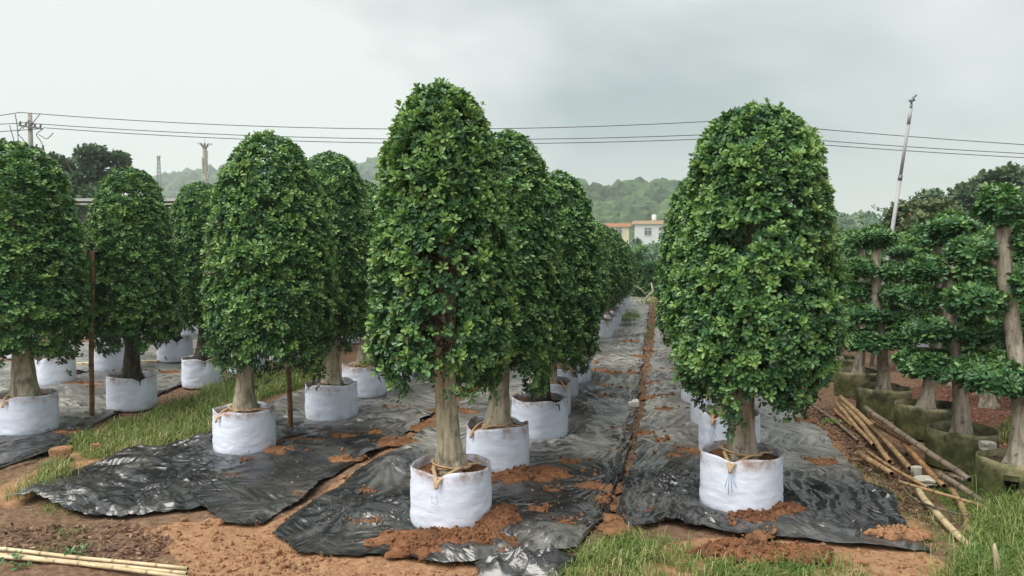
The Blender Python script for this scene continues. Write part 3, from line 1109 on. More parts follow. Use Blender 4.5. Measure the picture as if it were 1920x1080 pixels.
def column_proto(seed, R, zb, zt, n_ros, gap=False, flat_top=False, bark=BARK, L=0.041, lean=(0, 0), r0=0.125, r1=0.075, twigs=26, limbs=7):
    """meshes of one clipped tree kind: heights are above the ground, the origin is at soil level"""
    rng = np.random.RandomState(seed + 77)
    pos, ax, tone = column_crown(seed, n_ros, gap, flat_top)
    h = zt - zb
    p = pos * np.array([R, R, h]) + np.array([lean[0], lean[1], zb - Z0])
    k = 6
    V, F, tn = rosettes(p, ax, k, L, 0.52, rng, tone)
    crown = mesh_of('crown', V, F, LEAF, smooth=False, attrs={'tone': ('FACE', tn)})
    th = zb - Z0 + h * 0.80
    tm, cen = trunk_mesh(seed, th, r0, r1, (lean[0] * 0.9, lean[1] * 0.9), mat=bark)
    lm = []
    for i in range(limbs):
        z = zb - Z0 + h * (0.02 + 0.55 * i / limbs)
        a = i * 2.4 + rng.uniform(-0.4, 0.4)
        if gap and i == 0:
            a = math.pi * 1.12
        if gap and i == 1:
            a = -0.35
        p0 = cen(z)
        p1 = p0 + np.array([math.cos(a) * R * 0.8, math.sin(a) * R * 0.8, rng.uniform(0.10, 0.30)])
        V, F, T = tube(limb_path(rng, p0, p1), np.linspace(0.024, 0.007, 7), 7)
        lm.append(mesh_of('limb', V, [F, T], TWIG if i > 1 else bark))
    tb = MB()
    for i in range(twigs):
        z = zb - Z0 + h * rng.uniform(0.0, 0.6)
        a = rng.uniform(0, 6.28) if not gap or i % 2 else -math.pi / 2 + rng.uniform(-0.9, 0.9)
        rb = R * rng.uniform(0.25, 0.6)
        c = cen(z)
        p0 = c + np.array([math.cos(a) * rb * 0.4, math.sin(a) * rb * 0.4, 0])
        p1 = c + np.array([math.cos(a + rng.uniform(-.5, .5)) * R * rng.uniform(.75, .98), math.sin(a) * R * rng.uniform(.75, .98), rng.uniform(-.05, .28)])
        tb.tube(limb_path(rng, p0, p1, 6, 0.025), np.linspace(0.008, 0.003, 6), 5, False)
    tw = tb.mesh('twigs', TWIG)
    sel = np.argsort(-np.linalg.norm(pos[:, :2], axis=1) + rng.uniform(0, 0.9, len(pos)))
    return dict(crown=crown, trunk=tm, limbs=lm, twigs=tw, R=R, zb=zb, zt=zt, pos=p, ax=ax, rng=rng)


def plant(proto, label, x, y, rz=0.0, sc=1.0, scz=None, tilt=(0, 0), group=None, bark=None, crown_mesh=None, small=False, cat='tree'):
    t = thing('clipped_tree', label, cat, (x, y, surf(x, y) + Z0), rz, group)
    t.rotation_euler = (tilt[0], tilt[1], rz)
    t.scale = (sc, sc, scz or sc)
    tr = link('trunk', proto['trunk'], t)
    if bark is not None:
        tr.material_slots[0].link = 'OBJECT'
        tr.material_slots[0].material = bark
    c = link('crown', proto['crown'], t)
    c['kind'] = 'stuff'
    if not small:
        for m in proto['limbs']:
            link('limb', m, t)
        w = link('twigs', proto['twigs'], t)
        w['kind'] = 'stuff'
    return t


# one leafy shoot, the pale new growth that stands out of the clipped surface
_rng = np.random.RandomState(9)
SHOOTS = []
for _i in range(4):
    _V, _F, _t = rosettes(np.zeros((1, 3)), np.array([[0, 0, 1.0]]), 7, 0.048, 0.48, _rng, np.array([0.74 + 0.05 * _i]), (0.25, 1.15))
    SHOOTS.append(mesh_of('young_shoot', _V, _F, LEAF, smooth=False, attrs={'tone': ('FACE', np.clip(_t, 0.62, 1))}))


def add_shoots(t, proto, n, seed):
    rng = np.random.RandomState(seed)
    pos, ax = proto['pos'], proto['ax']
    rad = np.linalg.norm(pos[:, :2] - pos[:, :2].mean(0), axis=1)
    zt = (pos[:, 2] - pos[:, 2].min()) / np.ptp(pos[:, 2])
    out = rad / (np.interp(zt, PROF_T, PROF_R) * proto['R'] + 0.05)
    cand = np.where((out > 0.94) | (zt > 0.97))[0]
    cand = cand[(pos[cand, 1] < 0.25)]
    for i in rng.choice(cand, min(n, len(cand)), False):
        o = link('young_shoot', SHOOTS[rng.randint(4)], t)
        a = ax[i] / np.linalg.norm(ax[i])
        o.location = pos[i] + a * 0.022
        o.rotation_mode = 'QUATERNION'
        o.rotation_quaternion = Vector(a + np.array([0, 0, 0.35])).to_track_quat('Z', 'Y')
        o.scale = [rng.uniform(0.65, 0.95)] * 3


# ------------------------------------------------------------------ grow bags
def bag_meshes(seed, notch=0.055):
    rng = np.random.RandomState(seed)
    seg, n = 72, 22
    th = np.linspace(0, 2 * math.pi, seg, endpoint=False)
    ang = (th + math.pi / 2 + math.pi) % (2 * math.pi) - math.pi          # 0 at local -Y
    ph = rng.uniform(0, 6.28, 5)
    rim = H_BAG + 0.007 * np.cos(2 * th + ph[0]) + 0.004 * np.sin(5 * th + ph[1]) - notch * np.exp(-(ang / 0.22) ** 2) - notch * 0.6 * np.exp(-((np.abs(ang) - math.pi) / 0.25) ** 2)
    zs = np.linspace(0, 1, n)
    Z, T = np.meshgrid(zs, th, indexing='ij')
    zz = Z * rim[None, :]
    prof = np.interp(Z, [0, 0.04, 0.15, 0.5, 0.85, 1.0], [0.955, 0.99, 1.008, 1.005, 0.99, 0.985])
    sq = 1 + 0.022 * np.cos(4 * T + ph[2]) + 0.012 * np.cos(3 * T + ph[3])
    wr = 0.0035 * fbm(T * 1.6 + seed, zz * 11, 60 + seed % 20, 2) + 0.005 * ridge(perlin(T * 1.5 + 2 * zz, zz * 22 + T, 70 + seed % 20))
    pinch = np.exp(-(ang[None, :] / 0.16) ** 2) * np.exp(-((Z - 0.86) / 0.2) ** 2) * 0.022
    rad = R_BAG * prof * sq + wr - pinch
    out = np.stack([rad * np.cos(T), rad * np.sin(T), zz], -1)
    inn = []
    for dz, dr in ((0.002, 0.004), (-0.03, 0.009), (-0.10, 0.012)):
        q = out[-1].copy()
        f = (rad[-1] - dr) / rad[-1]
        q[:, :2] *= f[:, None]
        q[:, 2] += dz
        inn.append(q)
    allr = np.concatenate([out, np.array(inn)], 0)
    N = len(allr)
    i = np.arange(N - 1)[:, None] * seg
    j = np.arange(seg)[None, :]
    k = (j + 1) % seg
    F = np.stack([i + j, i + k, i + seg + k, i + seg + j], -1).reshape(-1, 4)
    V = np.concatenate([allr.reshape(-1, 3), [[0, 0, 0.004]]])
    T3 = np.array([[len(V) - 1, (q + 1) % seg, q] for q in range(seg)])
    body = mesh_of('fabric_wall', V, [F, T3], FABRIC)
    m = MB()
    r_ = np.linspace(0, 1, 10)
    Rr, Aa = np.meshgrid(r_, th[::2], indexing='ij')
    rs_ = (rad[-1][::2] - 0.012)[None, :] * Rr
    x, y = rs_ * np.cos(Aa), rs_ * np.sin(Aa)
    z = 0.325 + 0.03 * (1 - Rr) + 0.022 * fbm(x * 14 + seed, y * 14, 33, 3)
    z = np.minimum(z, (rim[::2] - 0.01)[None, :] + 0.05 * (1 - Rr))
    J = len(th[::2])
    I = np.arange(9)[:, None] * J
    Jx = np.arange(J)[None, :]
    K = (Jx + 1) % J
    soil = mesh_of('soil_fill', np.stack([x, y, z], -1).reshape(-1, 3), np.stack([I + Jx, I + J + Jx, I + J + K, I + K], -1).reshape(-1, 4), SOIL)
    return body, soil


BAGS = [bag_meshes(s, n) for s, n in ((1, 0.05), (2, 0.03), (3, 0.065), (4, 0.045))]


def strap_mesh(seed, mat, r=0.007):
    rng = np.random.RandomState(seed)
    m = MB()
    a = np.linspace(0, 2 * math.pi, 26)
    for k in range(2):
        rr_ = 0.118 + 0.01 * k
        z = 0.37 + 0.02 * k + 0.015 * np.sin(a + rng.uniform(0, 6))
        m.tube(np.stack([rr_ * np.cos(a), rr_ * np.sin(a), z], -1), r, 6, False, flat=0.45)
    for s in (-1, 1):
        p = np.array([[s * 0.10, -0.06, 0.39], [s * 0.07, -0.15, 0.385], [s * 0.03, -0.225, 0.365], [s * 0.006, R_BAG + 0.012 and -(R_BAG + 0.004), 0.345], [-s * 0.004, -(R_BAG + 0.018), 0.30]])
        t = np.linspace(0, 1, 14)
        q = np.stack([np.interp(t, np.linspace(0, 1, 5), p[:, i]) for i in range(3)], -1)
        m.tube(q, r * 1.15, 6, True, flat=0.45)
    for s in (-1, 1):
        p = np.array([[s * 0.11, 0.02, 0.385], [s * 0.18, 0.10, 0.375], [s * 0.10, R_BAG - 0.03, 0.37]])
        t = np.linspace(0, 1, 8)
        q = np.stack([np.interp(t, np.linspace(0, 1, 3), p[:, i]) for i in range(3)], -1)
        m.tube(q, r, 6, True, flat=0.45)
    return m.mesh('tie_strap', mat)


STRAP = [strap_mesh(1, RAFFIA, 0.012), strap_mesh(2, RAFFIA, 0.011)]
STRAP_BLACK = strap_mesh(3, CORD, 0.0042)


def cord_mesh(kind):
    m = MB()
    f = -(R_BAG + 0.017)
    if kind == 0:      # a small loop hanging below the tie
        pts = [(0.0, f, 0.30), (0.004, f, 0.25), (0.008, f, 0.20), (-0.028, f, 0.205), (-0.03, f, 0.255), (0.002, f, 0.245)]
        m.tube(pts, 0.0018, 5)
    else:              # loose cord ends below the knot
        for s in ((-0.03, 0.20), (0.018, 0.17), (0.045, 0.205), (-0.008, 0.15)):
            m.tube([(0, f, 0.305), (s[0] * 0.5, f - 0.008, 0.26), (s[0], f - 0.004, s[1])], 0.0022, 5)
    return m.mesh('cord', CORD_BLUE)


CORDS = [cord_mesh(0), cord_mesh(1)]


def grow_bag(label, x, y, rz, variant, group, strap=None, cord=None, sc=1.0):
    t = thing('grow_bag', label, 'grow bag', (x, y, surf(x, y) + 0.006), rz, group)
    t.scale = (sc, sc, 1)
    b, s = BAGS[variant % len(BAGS)]
    link('fabric_wall', b, t)
    link('soil_fill', s, t)
    if strap is not None:
        link('tie_strap', strap, t)
    if cord is not None:
        link('cord', cord, t)
    return t


def facing(x, y):
    """turn so that local -Y looks at the camera spot"""
    return math.atan2(y, x) - math.pi / 2


# ------------------------------------------------------------------ the clipped trees in their bags
PA1 = column_proto(101, 0.45, 0.98, 2.89, 7200, gap=True, lean=(-0.055, 0), r0=0.105, r1=0.074, twigs=70, limbs=9)
PB1 = column_proto(102, 0.565, 0.78, 2.82, 8800, flat_top=True, bark=BARK_GREY, lean=(0.06, 0), r0=0.115, r1=0.085)
PC1 = column_proto(103, 0.57, 0.80, 2.89, 7800, lean=(0.24, 0), r0=0.13, r1=0.072)
PX = [column_proto(104, 0.47, 0.82, 2.82, 5600), column_proto(105, 0.48, 0.92, 2.70, 5600, bark=BARK_GREY), column_proto(106, 0.46, 0.86, 2.78, 5600, flat_top=True), column_proto(107, 0.50, 0.78, 2.84, 5600, lean=(0.07, 0.03), bark=BARK_GREY)]

PH = column_proto(108, 0.55, 0.42, 2.35, 5200, L=0.05)
HEIGHTS = {'A': [1, .985, .90, .90, .90, .90, .92, .9], 'C': [1, 1.04, 1.0, .98], 'D': [1.03, .98, .99, 1.0]}
rng_t = random.Random(8)
GROUP_T = 'dome-topped clipped trees standing in rows'
GROUP_B = 'white grow bags standing in rows'
for key, spots in ROWS.items():
    for i, (x, y) in enumerate(spots):
        lab = f'{ORD[i]}, {ROW_TXT[key]}'
        far = math.hypot(x, y) > 13
        rz_b = facing(x, y)
        strap, cord, var = None, None, rng_t.randrange(4)
        if key == 'A':
            strap = STRAP[i % 2] if i != 2 else STRAP_BLACK
            off = [-0.35, -0.9, 0.75, 0.8, 0.8, 0.7][i] if i < 6 else 0.6
            cord = CORDS[0] if i == 0 else None
        elif key == 'B':
            strap, off = STRAP[i % 2], [-0.25, -0.55, -0.4][i] if i < 3 else -0.4
            cord = CORDS[1]
        elif key == 'C':
            strap, off = (STRAP[0] if i != 1 else STRAP_BLACK), [-1.0, -1.1, 0.9][i] if i < 3 else 0.5
        else:
            strap, off = (STRAP[1] if (key, i) == ('D', 0) else STRAP_BLACK), [-0.7, 0.3, 0.1, 0.2][i % 4]
        if math.hypot(x, y) > 16:
            strap = cord = None
        grow_bag('white grow bag, ' + lab, x, y, rz_b + off, var, GROUP_B, strap, cord, rng_t.uniform(0.96, 1.05))
        kw = dict(group=GROUP_T, small=far)
        if key == 'A' and i == 0:
            t = plant(PA1, 'clipped tree, thin front showing bare trunk, frontmost in aisle row opposite the bamboo', x, y, facing(x, y), **kw)
            add_shoots(t, PA1, 130, 1)
        elif key == 'B' and i == 0:
            t = plant(PB1, 'broad clipped tree, frontmost, ' + ROW_TXT['B'], x, y, facing(x, y), **kw)
            add_shoots(t, PB1, 130, 2)
        elif key == 'C' and i == 0:
            t = plant(PC1, 'clipped tree with leaning pale trunk, frontmost, ' + ROW_TXT['C'], x, y, facing(x, y), **kw)
            add_shoots(t, PC1, 110, 3)
        else:
            pr = PX[(i * 3 + ord(key) + i // 4) % 4]
            hs = HEIGHTS.get(key, [])
            s = hs[i] if i < len(hs) else rng_t.uniform(0.9, 0.97)
            if key == 'A' and i >= 8:
                s = 0.84 if i < 11 else 0.76
            if key == 'E':
                s = rng_t.uniform(.82, .88)
            if key == 'F':
                s = rng_t.uniform(.76, .82)
            if key == 'H':
                s = rng_t.uniform(0.72, 0.8)
            w = rng_t.uniform(0.93, 1.07)
            if key in 'HI':
                pr, s = PH, rng_t.uniform(0.9, 1.05)
            bk = BARK_DARK if (key, i) in (('A', 2), ('D', 1), ('D', 2), ('E', 1), ('E', 2)) else None
            if (key, i) == ('D', 0):
                w = 1.27
            tilt = (rng_t.uniform(-.012, .012), rng_t.uniform(-.015, .015))
            if key == 'A' and i in (1, 2, 3, 4):
                tilt = (0, (0.035, 0.05, 0.05, 0.04)[i - 1])
            plant(pr, 'clipped tree, ' + lab, x, y, rng_t.uniform(0, 6.28) if tilt[1] < 0.03 else rng_t.uniform(-.3, .3), w, s, tilt, bark=bk, **kw)


# ------------------------------------------------------------------ layered trees in mossy pots
def pot_mesh(seed, broken=False):
    rng = np.random.RandomState(seed)
    seg = 56
    th = np.linspace(0, 2 * math.pi, seg, endpoint=False)
    h, r = 0.31, 0.275
    rim = h + 0.008 * np.sin(2 * th + rng.uniform(0, 6)) + 0.004 * np.sin(7 * th)
    V = []
    zs = np.linspace(0, 1, 9)
    for z in zs:
        rr_ = r * (1 + 0.012 * np.sin(3 * th + z * 2 + seed) + 0.006 * np.sin(8 * th + z * 5))
        if broken:
            rr_ = rr_ + 0.03 * np.exp(-((th - 4.5) / 0.22) ** 2) * (1 - z)
        V.append(np.stack([rr_ * np.cos(th), rr_ * np.sin(th), rim * z], -1))
    for dz, k in ((0.001, 0.982), (-0.12, 0.98)):
        q = V[8].copy()
        q[:, :2] *= k
        q[:, 2] += dz
        V.append(q)
    V = np.array(V)
    n = len(V)
    i = np.arange(n - 1)[:, None] * seg
    j = np.arange(seg)[None, :]
    k = (j + 1) % seg
    F = np.stack([i + j, i + k, i + seg + k, i + seg + j], -1).reshape(-1, 4)
    if broken:         # torn opening in the wall below the rim
        cz = (F[:, 0] // seg)
        cj = F[:, 0] % seg
        F = F[~((cz >= 2) & (cz <= 5) & np.isin(cj, [39, 40, 41]))]
    body = mesh_of('pot_wall', V.reshape(-1, 3), F, POT)
    r_ = np.linspace(0, 1, 8)
    Rr, Aa = np.meshgrid(r_, th[::2], indexing='ij')
    x, y = Rr * r * 0.985 * np.cos(Aa), Rr * r * 0.985 * np.sin(Aa)
    z = 0.245 + 0.03 * (1 - Rr) + 0.02 * fbm(x * 14 + seed, y * 14, 35, 3)
    J = seg // 2
    I = np.arange(7)[:, None] * J
    Jx = np.arange(J)[None, :]
    K = (Jx + 1) % J
    soil = mesh_of('soil_fill', np.stack([x, y, z], -1).reshape(-1, 3), np.stack([I + Jx, I + J + Jx, I + J + K, I + K], -1).reshape(-1, 4), POT_SOIL)
    return body, soil


POT_SOIL = m_soil('pot_soil', (0.05, 0.035, 0.022), (0.13, 0.09, 0.06), (0.24, 0.18, 0.12), 40)
POT_M = [pot_mesh(1), pot_mesh(2), pot_mesh(3), pot_mesh(4, True)]


def tier_mesh(seed, c, rx, rz_, n, L=0.07):
    rng = np.random.RandomState(seed)
    d = rng.normal(size=(n, 3))
    d /= np.linalg.norm(d, axis=1, keepdims=True)
    d[:, 2] = np.abs(d[:, 2]) * np.where(rng.uniform(0, 1, n) < 0.3, -0.6, 1)
    rad = 1 - np.minimum(rng.exponential(0.16, n), 0.8)
    nz = Sines(seed, 2.6)
    lump = 1 + 0.16 * nz(d * 2)
    p = d * (rad * lump)[:, None] * np.array([rx, rx, rz_]) + np.asarray(c)
    ax = d * np.array([1, 1, 0.5]) + np.array([0, 0, 0.75]) + rng.normal(0, 0.3, (n, 3))
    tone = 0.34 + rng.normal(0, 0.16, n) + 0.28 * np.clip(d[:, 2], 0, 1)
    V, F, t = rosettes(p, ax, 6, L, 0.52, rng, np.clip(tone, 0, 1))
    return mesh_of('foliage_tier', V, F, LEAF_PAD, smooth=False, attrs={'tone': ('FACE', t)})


def layered_proto(seed, h, tiers, lean=(0, 0), r0=0.115, r1=0.070):
    rng = np.random.RandomState(seed)
    tm, cen = trunk_mesh(seed, h, r0, r1, lean, flute=0.15, bend=0.045, mat=BARK_GREY)
    ts, ls = [], []
    for q, (z, rx, rz_, ox, oy, n) in enumerate(tiers):
        c = cen(min(z, h)) + np.array([ox, oy, 0])
        c[2] = z
        ts.append(tier_mesh(seed * 10 + q, c, rx * 0.84, rz_ * 1.12, int(n * 1.8), 0.052))
        for e in range(3):
            a = rng.uniform(0, 6.28) if abs(ox) + abs(oy) < 0.1 else math.atan2(oy, ox) + rng.uniform(-0.5, 0.5)
            p0 = cen(min(z - 0.08, h - 0.02))
            p1 = c + np.array([math.cos(a) * rx * 0.6, math.sin(a) * rx * 0.6, 0.0])
            V, F, T = tube(limb_path(rng, p0, p1, 6, 0.01), np.linspace(0.026, 0.009, 6), 6)
            ls.append(mesh_of('limb', V, [F, T], BARK_GREY))
    return dict(trunk=tm, tiers=ts, limbs=ls)


LZ = 0.26
LAYER = [
    layered_proto(201, 1.80, [(1.86, .20, .135, 0, 0, 190), (1.60, .17, .11, .17, .06, 120), (1.52, .19, .12, -.20, 0, 130), (1.30, .2, .12, .2, -.1, 130), (1.17, .24, .12, -.22, -.05, 180),
                              (0.92, .26, .13, .12, .2, 170), (0.60, .34, .14, -.16, 0, 260), (0.60, .26, .12, .2, -.05, 170)], lean=(-0.08, 0), r0=.085, r1=.062),
    layered_proto(202, 1.75, [(1.80, .20, .12, 0, 0, 190), (1.44, .19, .11, -.14, .0, 150), (1.42, .18, .10, .16, .05, 140), (1.17, .17, .09, -.16, .1, 120), (1.14, .19, .10, .17, -.05, 140), (0.90, .21, .11, -.15, 0, 170), (0.88, .20, .11, .16, .05, 160), (0.58, .26, .13, -.20, -.05, 240), (0.60, .23, .12, .14, 0, 200)], lean=(-0.05, 0), r0=.082, r1=.056),
    layered_proto(203, 1.75, [(1.80, .19, .12, 0, 0, 180), (1.47, .17, .10, .13, 0, 130), (1.45, .17, .10, -.13, .05, 130), (1.18, .20, .11, -.14, 0, 160), (1.12, .17, .10, .14, -.05, 130), (0.84, .21, .11, .15, .1, 170), (0.82, .20, .11, -.14, 0, 160), (0.52, .22, .11, .15, 0, 180), (0.50, .20, .10, -.16, 0, 150)], lean=(0.04, 0), r0=.080, r1=.053),
]
PROTO_L = [0, 1, 2, 1, 2, 1, 2, 0, 1, 2]
POT_V = [3, 0, 1, 2, 0, 1, 2, 0, 1, 2]
for i, (x, y) in enumerate(POTS):
    pr = LAYER[PROTO_L[i]]
    t = thing('mossy_pot', f'mossy olive plastic pot, {ORD[i]} in line beside the bamboo pile', 'plant pot', (x, y, surf(x, y) + 0.004), facing(x, y) + (0 if i == 0 else rng_t.uniform(0, 6)), 'mossy pots in the line beside the bamboo pile')
    b, s = POT_M[POT_V[i]]
    link('pot_wall', b, t)
    link('soil_fill', s, t)
    sc = [1.0, .97, .93, .93, .93][i] if i < 5 else rng_t.uniform(.88, .98)
    t = thing('layered_tree', f'tree trained into leaf tiers, {ORD[i]} in line by bamboo pile', 'tree', (x, y, surf(x, y) + LZ), facing(x, y) + (0 if i < 3 else rng_t.uniform(-1.2, 1.2)), 'layered trees in mossy pots')
    t.scale = (1 if i < 5 else sc, 1 if i < 5 else sc, sc)
    link('trunk', pr['trunk'], t)
    for m in pr['limbs']:
        link('limb', m, t)
    for m in pr['tiers']:
        c = link('foliage_tier', m, t)
        c['kind'] = 'stuff'
# a second line of layered trees farther from the aisle
rng_l = random.Random(21)
for i in range(7):
    u = 8.2 + i * 1.45
    x, y = XY(u, 3.75 + rng_l.uniform(-.15, .15))
    pr = LAYER[(i + 1) % 3]
    t = thing('layered_tree', f'tree trained into leaf tiers, {ORD[i]} in second line past the bamboo', 'tree', (x, y, surf(x, y) + 0.02), rng_l.uniform(0, 6.28), 'layered trees in the second line')
    t.scale = (1.05, 1.05, rng_l.uniform(0.95, 1.08))
    link('trunk', pr['trunk'], t)
    for m in pr['tiers']:
        c = link('foliage_tier', m, t)
        c['kind'] = 'stuff'


# ------------------------------------------------------------------ bamboo poles
def bamboo(label, p0, p1, r, mat, node=0.22, group=None, seed=0, bow=0.0, name='bamboo_pole', taper=0.9, hollow=True):
    rng = np.random.RandomState(seed)
    p0, p1 = np.asarray(p0, float), np.asarray(p1, float)
    Ln = np.linalg.norm(p1 - p0)
    ts, rs_, js = [0.0], [1.0], [0.0]
    s = rng.uniform(0.3, 1) * node
    while s < Ln - 0.03:
        for ds, k, jv in ((-0.016, 1.0, 0.0), (-0.006, 1.10, 0.35), (0.0, 1.02, 1.0), (0.006, 1.08, 0.5), (0.018, 0.99, 0.0)):
            ts.append(s + ds)
            rs_.append(k)
            js.append(jv)
        s += node * rng.uniform(0.85, 1.15)
    ts.append(Ln)
    rs_.append(1.0)
    js.append(0.0)
    ts = np.clip(np.array(ts) / Ln, 0, 1)
    d = (p1 - p0) / Ln
    sd = np.cross(d, [0, 0, 1.0])
    if np.linalg.norm(sd) < 0.05:
        sd = np.array([1.0, 0, 0])
    sd /= np.linalg.norm(sd)
    kink = np.interp(ts, np.linspace(0, 1, 9), np.concatenate([[0], rng.normal(0, 0.004, 7), [0]]))
    pts = p0 + (p1 - p0) * ts[:, None] + sd * (bow * np.sin(ts * math.pi) + kink)[:, None]
    rad = r * np.array(rs_) * np.linspace(1, taper, len(ts))
    seg = 12
    V, F, _ = tube(pts, rad, seg, False)
    n = len(pts)
    j = np.repeat(np.array(js), seg)
    mi = [0] * len(F)
    extra, EF = [], []
    base = n * seg
    for end in (0, n - 1):
        ring = V[end * seg:(end + 1) * seg]
        c = pts[end]
        inn = c + (ring - c) * 0.72
        dep = inn + (d if end == 0 else -d) * 0.05
        o = base + len(extra)
        extra += list(inn) + list(dep)
        for q in range(seg):
            w = (q + 1) % seg
            a, b = end * seg + q, end * seg + w
            f1 = (a, o + q, o + w, b) if end == 0 else (a, b, o + w, o + q)
            f2 = (o + q, o + seg + q, o + seg + w, o + w)
            EF += [f1, f2]
            mi += [0, 1]
        for q in range(0, seg - 2, 2):
            EF.append((o + seg, o + seg + q + 1, o + seg + q + 2, o + seg + (q + 3) % seg))
            mi.append(1)
    V = np.concatenate([V, np.array(extra)])
    F = np.concatenate([F, np.array(EF)])
    jj = np.concatenate([j, np.zeros(len(extra))])
    org = p0.copy()
    me = mesh_of(name, V - org, F, None, True, {'joint': ('POINT', jj)}, [mat, HOLLOW], mi)
    o = link(name, me)
    o.location = org
    return tag(o, label, 'bamboo pole', group)


GP = 'bamboo poles strewn in the pile'
B0, B1, B2, B3, B4 = BAMBOO
pile = [
    # far pixel, near pixel, z far, z near, radius, material, bow, label
    ((1521, 759), (1608, 826), .03, .016, .015, B1, -.03, 'thin crooked pole lying apart, between plastic sheet and pile'),
    ((1576, 745), (1706, 878), .17, .03, .026, B0, -.03, 'tan bamboo pole on top of the pile, hollow end by the white stone'),
    ((1575, 750), (1668, 865), .13, .03, .025, B0, -.02, 'tan bamboo pole in the pile beside the topmost one, open end forward'),
    ((1569, 756), (1638, 834), .09, .025, .023, B0, .01, 'yellowish bamboo pole along the sheet side of the pile'),
    ((1564, 768), (1600, 800), .04, .03, .021, B2, 0, 'short stub of bamboo under the sheet side of the pile'),
    ((1623, 765), (1817, 899), .30, .10, .026, B1, .01, 'long grey bamboo pole lying against the mossy pots'),
    ((1630, 778), (1710, 831), .22, .13, .021, B2, 0, 'orange bamboo pole crossing under the long grey pole'),
    ((1640, 796), (1706, 832), .14, .09, .019, B0, 0, 'bamboo pole lying low under the middle of the pile'),
    ((1612, 776), (1650, 812), .06, .04, .02, B1, 0, 'grey bamboo stub wedged between poles at the top of the pile'),
    ((1693, 829), (1770, 911), .13, .035, .025, B2, .01, 'thick orange brown bamboo pole pointing at the grass'),
    ((1672, 833), (1700, 852), .03, .025, .019, B1, 0, 'stubby grey bamboo end in the hollow of the pile'),
    ((1612, 852), (1672, 888), .03, .027, .026, B0, 0, 'short thick tan bamboo piece lying before the pile'),
    ((1626, 847), (1739, 914), .05, .03, .015, B0, .02, 'slim yellow bamboo cane running past the short thick piece'),
    ((1686, 903), (1866, 955), .05, .05, .013, B0, .0, 'long slim cane lying crosswise over the other poles'),
    ((1721, 918), (1822, 1028), .025, .025, .025, B3, .02, 'pale bamboo pole slanting towards the grassy corner'),
    ((1783, 914), (1820, 1000), .025, .025, .022, B0, -.02, 'tan bamboo pole half sunk in grass under the crosswise cane'),
    ((1760, 888), (1880, 962), .10, .03, .022, B1, .0, 'grey bamboo pole sloping into the grass below the frontmost pot'),
    ((1846, 956), (1841, 1012), .03, .02, .022, B0, 0, 'short bamboo pole upright-lying in grass near the cut stake'),
    ((1781, 891), (1810, 901), .10, .08, .016, B1, 0, 'small grey bamboo offcut between pots and pile'),
    ((1591, 861), (1618, 863), .025, .025, .02, B4, 0, 'dark bamboo offcut with its open end facing the sheet'),
]
for i, (a, b, z0, z1, r, m, bow, lab) in enumerate(pile):
    bamboo(lab, G(*a, z0), G(*b, z1), r, m, 0.17 + 0.02 * (i % 4), GP, i + 3, bow)
gp2 = 'pale thin poles lying at the edge of the soil'
bamboo('pale thin pole lying along the soil, upper of the bundle', G(-90, 1019, .03), G(352, 1066, .02), .0125, B3, .25, gp2, 51, .01)
bamboo('pale thin pole in the middle of the bundle on the soil', G(-110, 1030, .016), G(350, 1075, .014), .0125, B3, .28, gp2, 52, -.006)
bamboo('pale thin pole lowest in the bundle on the soil', G(30, 1041, .014), G(352, 1083, .014), .012, B3, .24, gp2, 53, .004)
bamboo('cream thin pole half hidden behind the bundle on the soil', G(-60, 1038, .015), G(180, 1060, .012), .011, B3, .24, gp2, 54, .0)
bamboo('tall upright bamboo stake between the first two trees beyond the grass strip', G(172, 788, -.05), P(173, 470, G(172, 788)[1]), .027, B4, .22, 'upright bamboo stakes', 61, .004, 'bamboo_stake')
bamboo('upright bamboo stake beside the frontmost tree by the grass strip', G(545, 816, -.05), P(541, 600, G(545, 816)[1]), .027, B4, .2, 'upright bamboo stakes', 62, .003, 'bamboo_stake')
bamboo('pale pole lying on litter behind the first row beyond the grass strip', G(130, 682, .02), G(330, 676, .02), .02, B3, .3, None, 63)

# a cut wooden stake standing in the corner grass
mb = MB()
p0, p1 = G(1874, 1095, 0), P(1864, 1020, G(1874, 1095)[1])
t = np.linspace(0, 1, 9)[:, None]
mb.tube(p0 + (p1 - p0) * t + np.random.RandomState(4).normal(0, .0012, (9, 3)), [.018, .018, .0175, .017, .0165, .016, .015, .012, .005], 10)
tag(mb.build('wooden_stake', m_simple('bare_wood', (0.40, 0.34, 0.23), 0.8, var=0.25, nscale=20, stretch=(1, 1, 0.2))), 'pale pointed wooden stake standing in the corner grass', 'stake')
# thin branch with forks over the poles
mb = MB()
rg = np.random.RandomState(12)
bp = [G(1726, 943, .05), G(1775, 958, .07), G(1830, 972, .06), G(1880, 980, .05), G(1910, 978, .06)]
mb.tube(bp, [.009, .008, .007, .006, .004], 7)
mb.tube([bp[1], G(1800, 985, .06), G(1832, 1010, .03)], [.006, .005, .003], 6)
mb.tube([bp[0], G(1700, 925, .05), G(1690, 905, .04)], [.009, .008, .004], 6)
tag(mb.build('dry_branch', TWIG), 'thin dry forked branch lying across the poles near the grass', 'branch')


# ------------------------------------------------------------------ stones, scraps, clay lumps
def lump(name, label, cat, loc, size, mat, seed, rough=0.25, n=2):
    import bmesh
    bm = bmesh.new()
    bmesh.ops.create_icosphere(bm, subdivisions=n + 1, radius=1)
    V = np.array([v.co[:] for v in bm.verts])
    F = np.array([[v.index for v in f.verts] for f in bm.faces])
    bm.free()
    nz, nz2 = Sines(seed, 2.2), Sines(seed + 1, 6)
    V = np.clip(V * (1 + rough * nz(V) + rough * 0.5 * nz2(V))[:, None], -0.8, 0.85) * np.asarray(size)
    o = build(name, V, F, mat, smooth=False)
    o.location = loc
    return tag(o, label, cat)


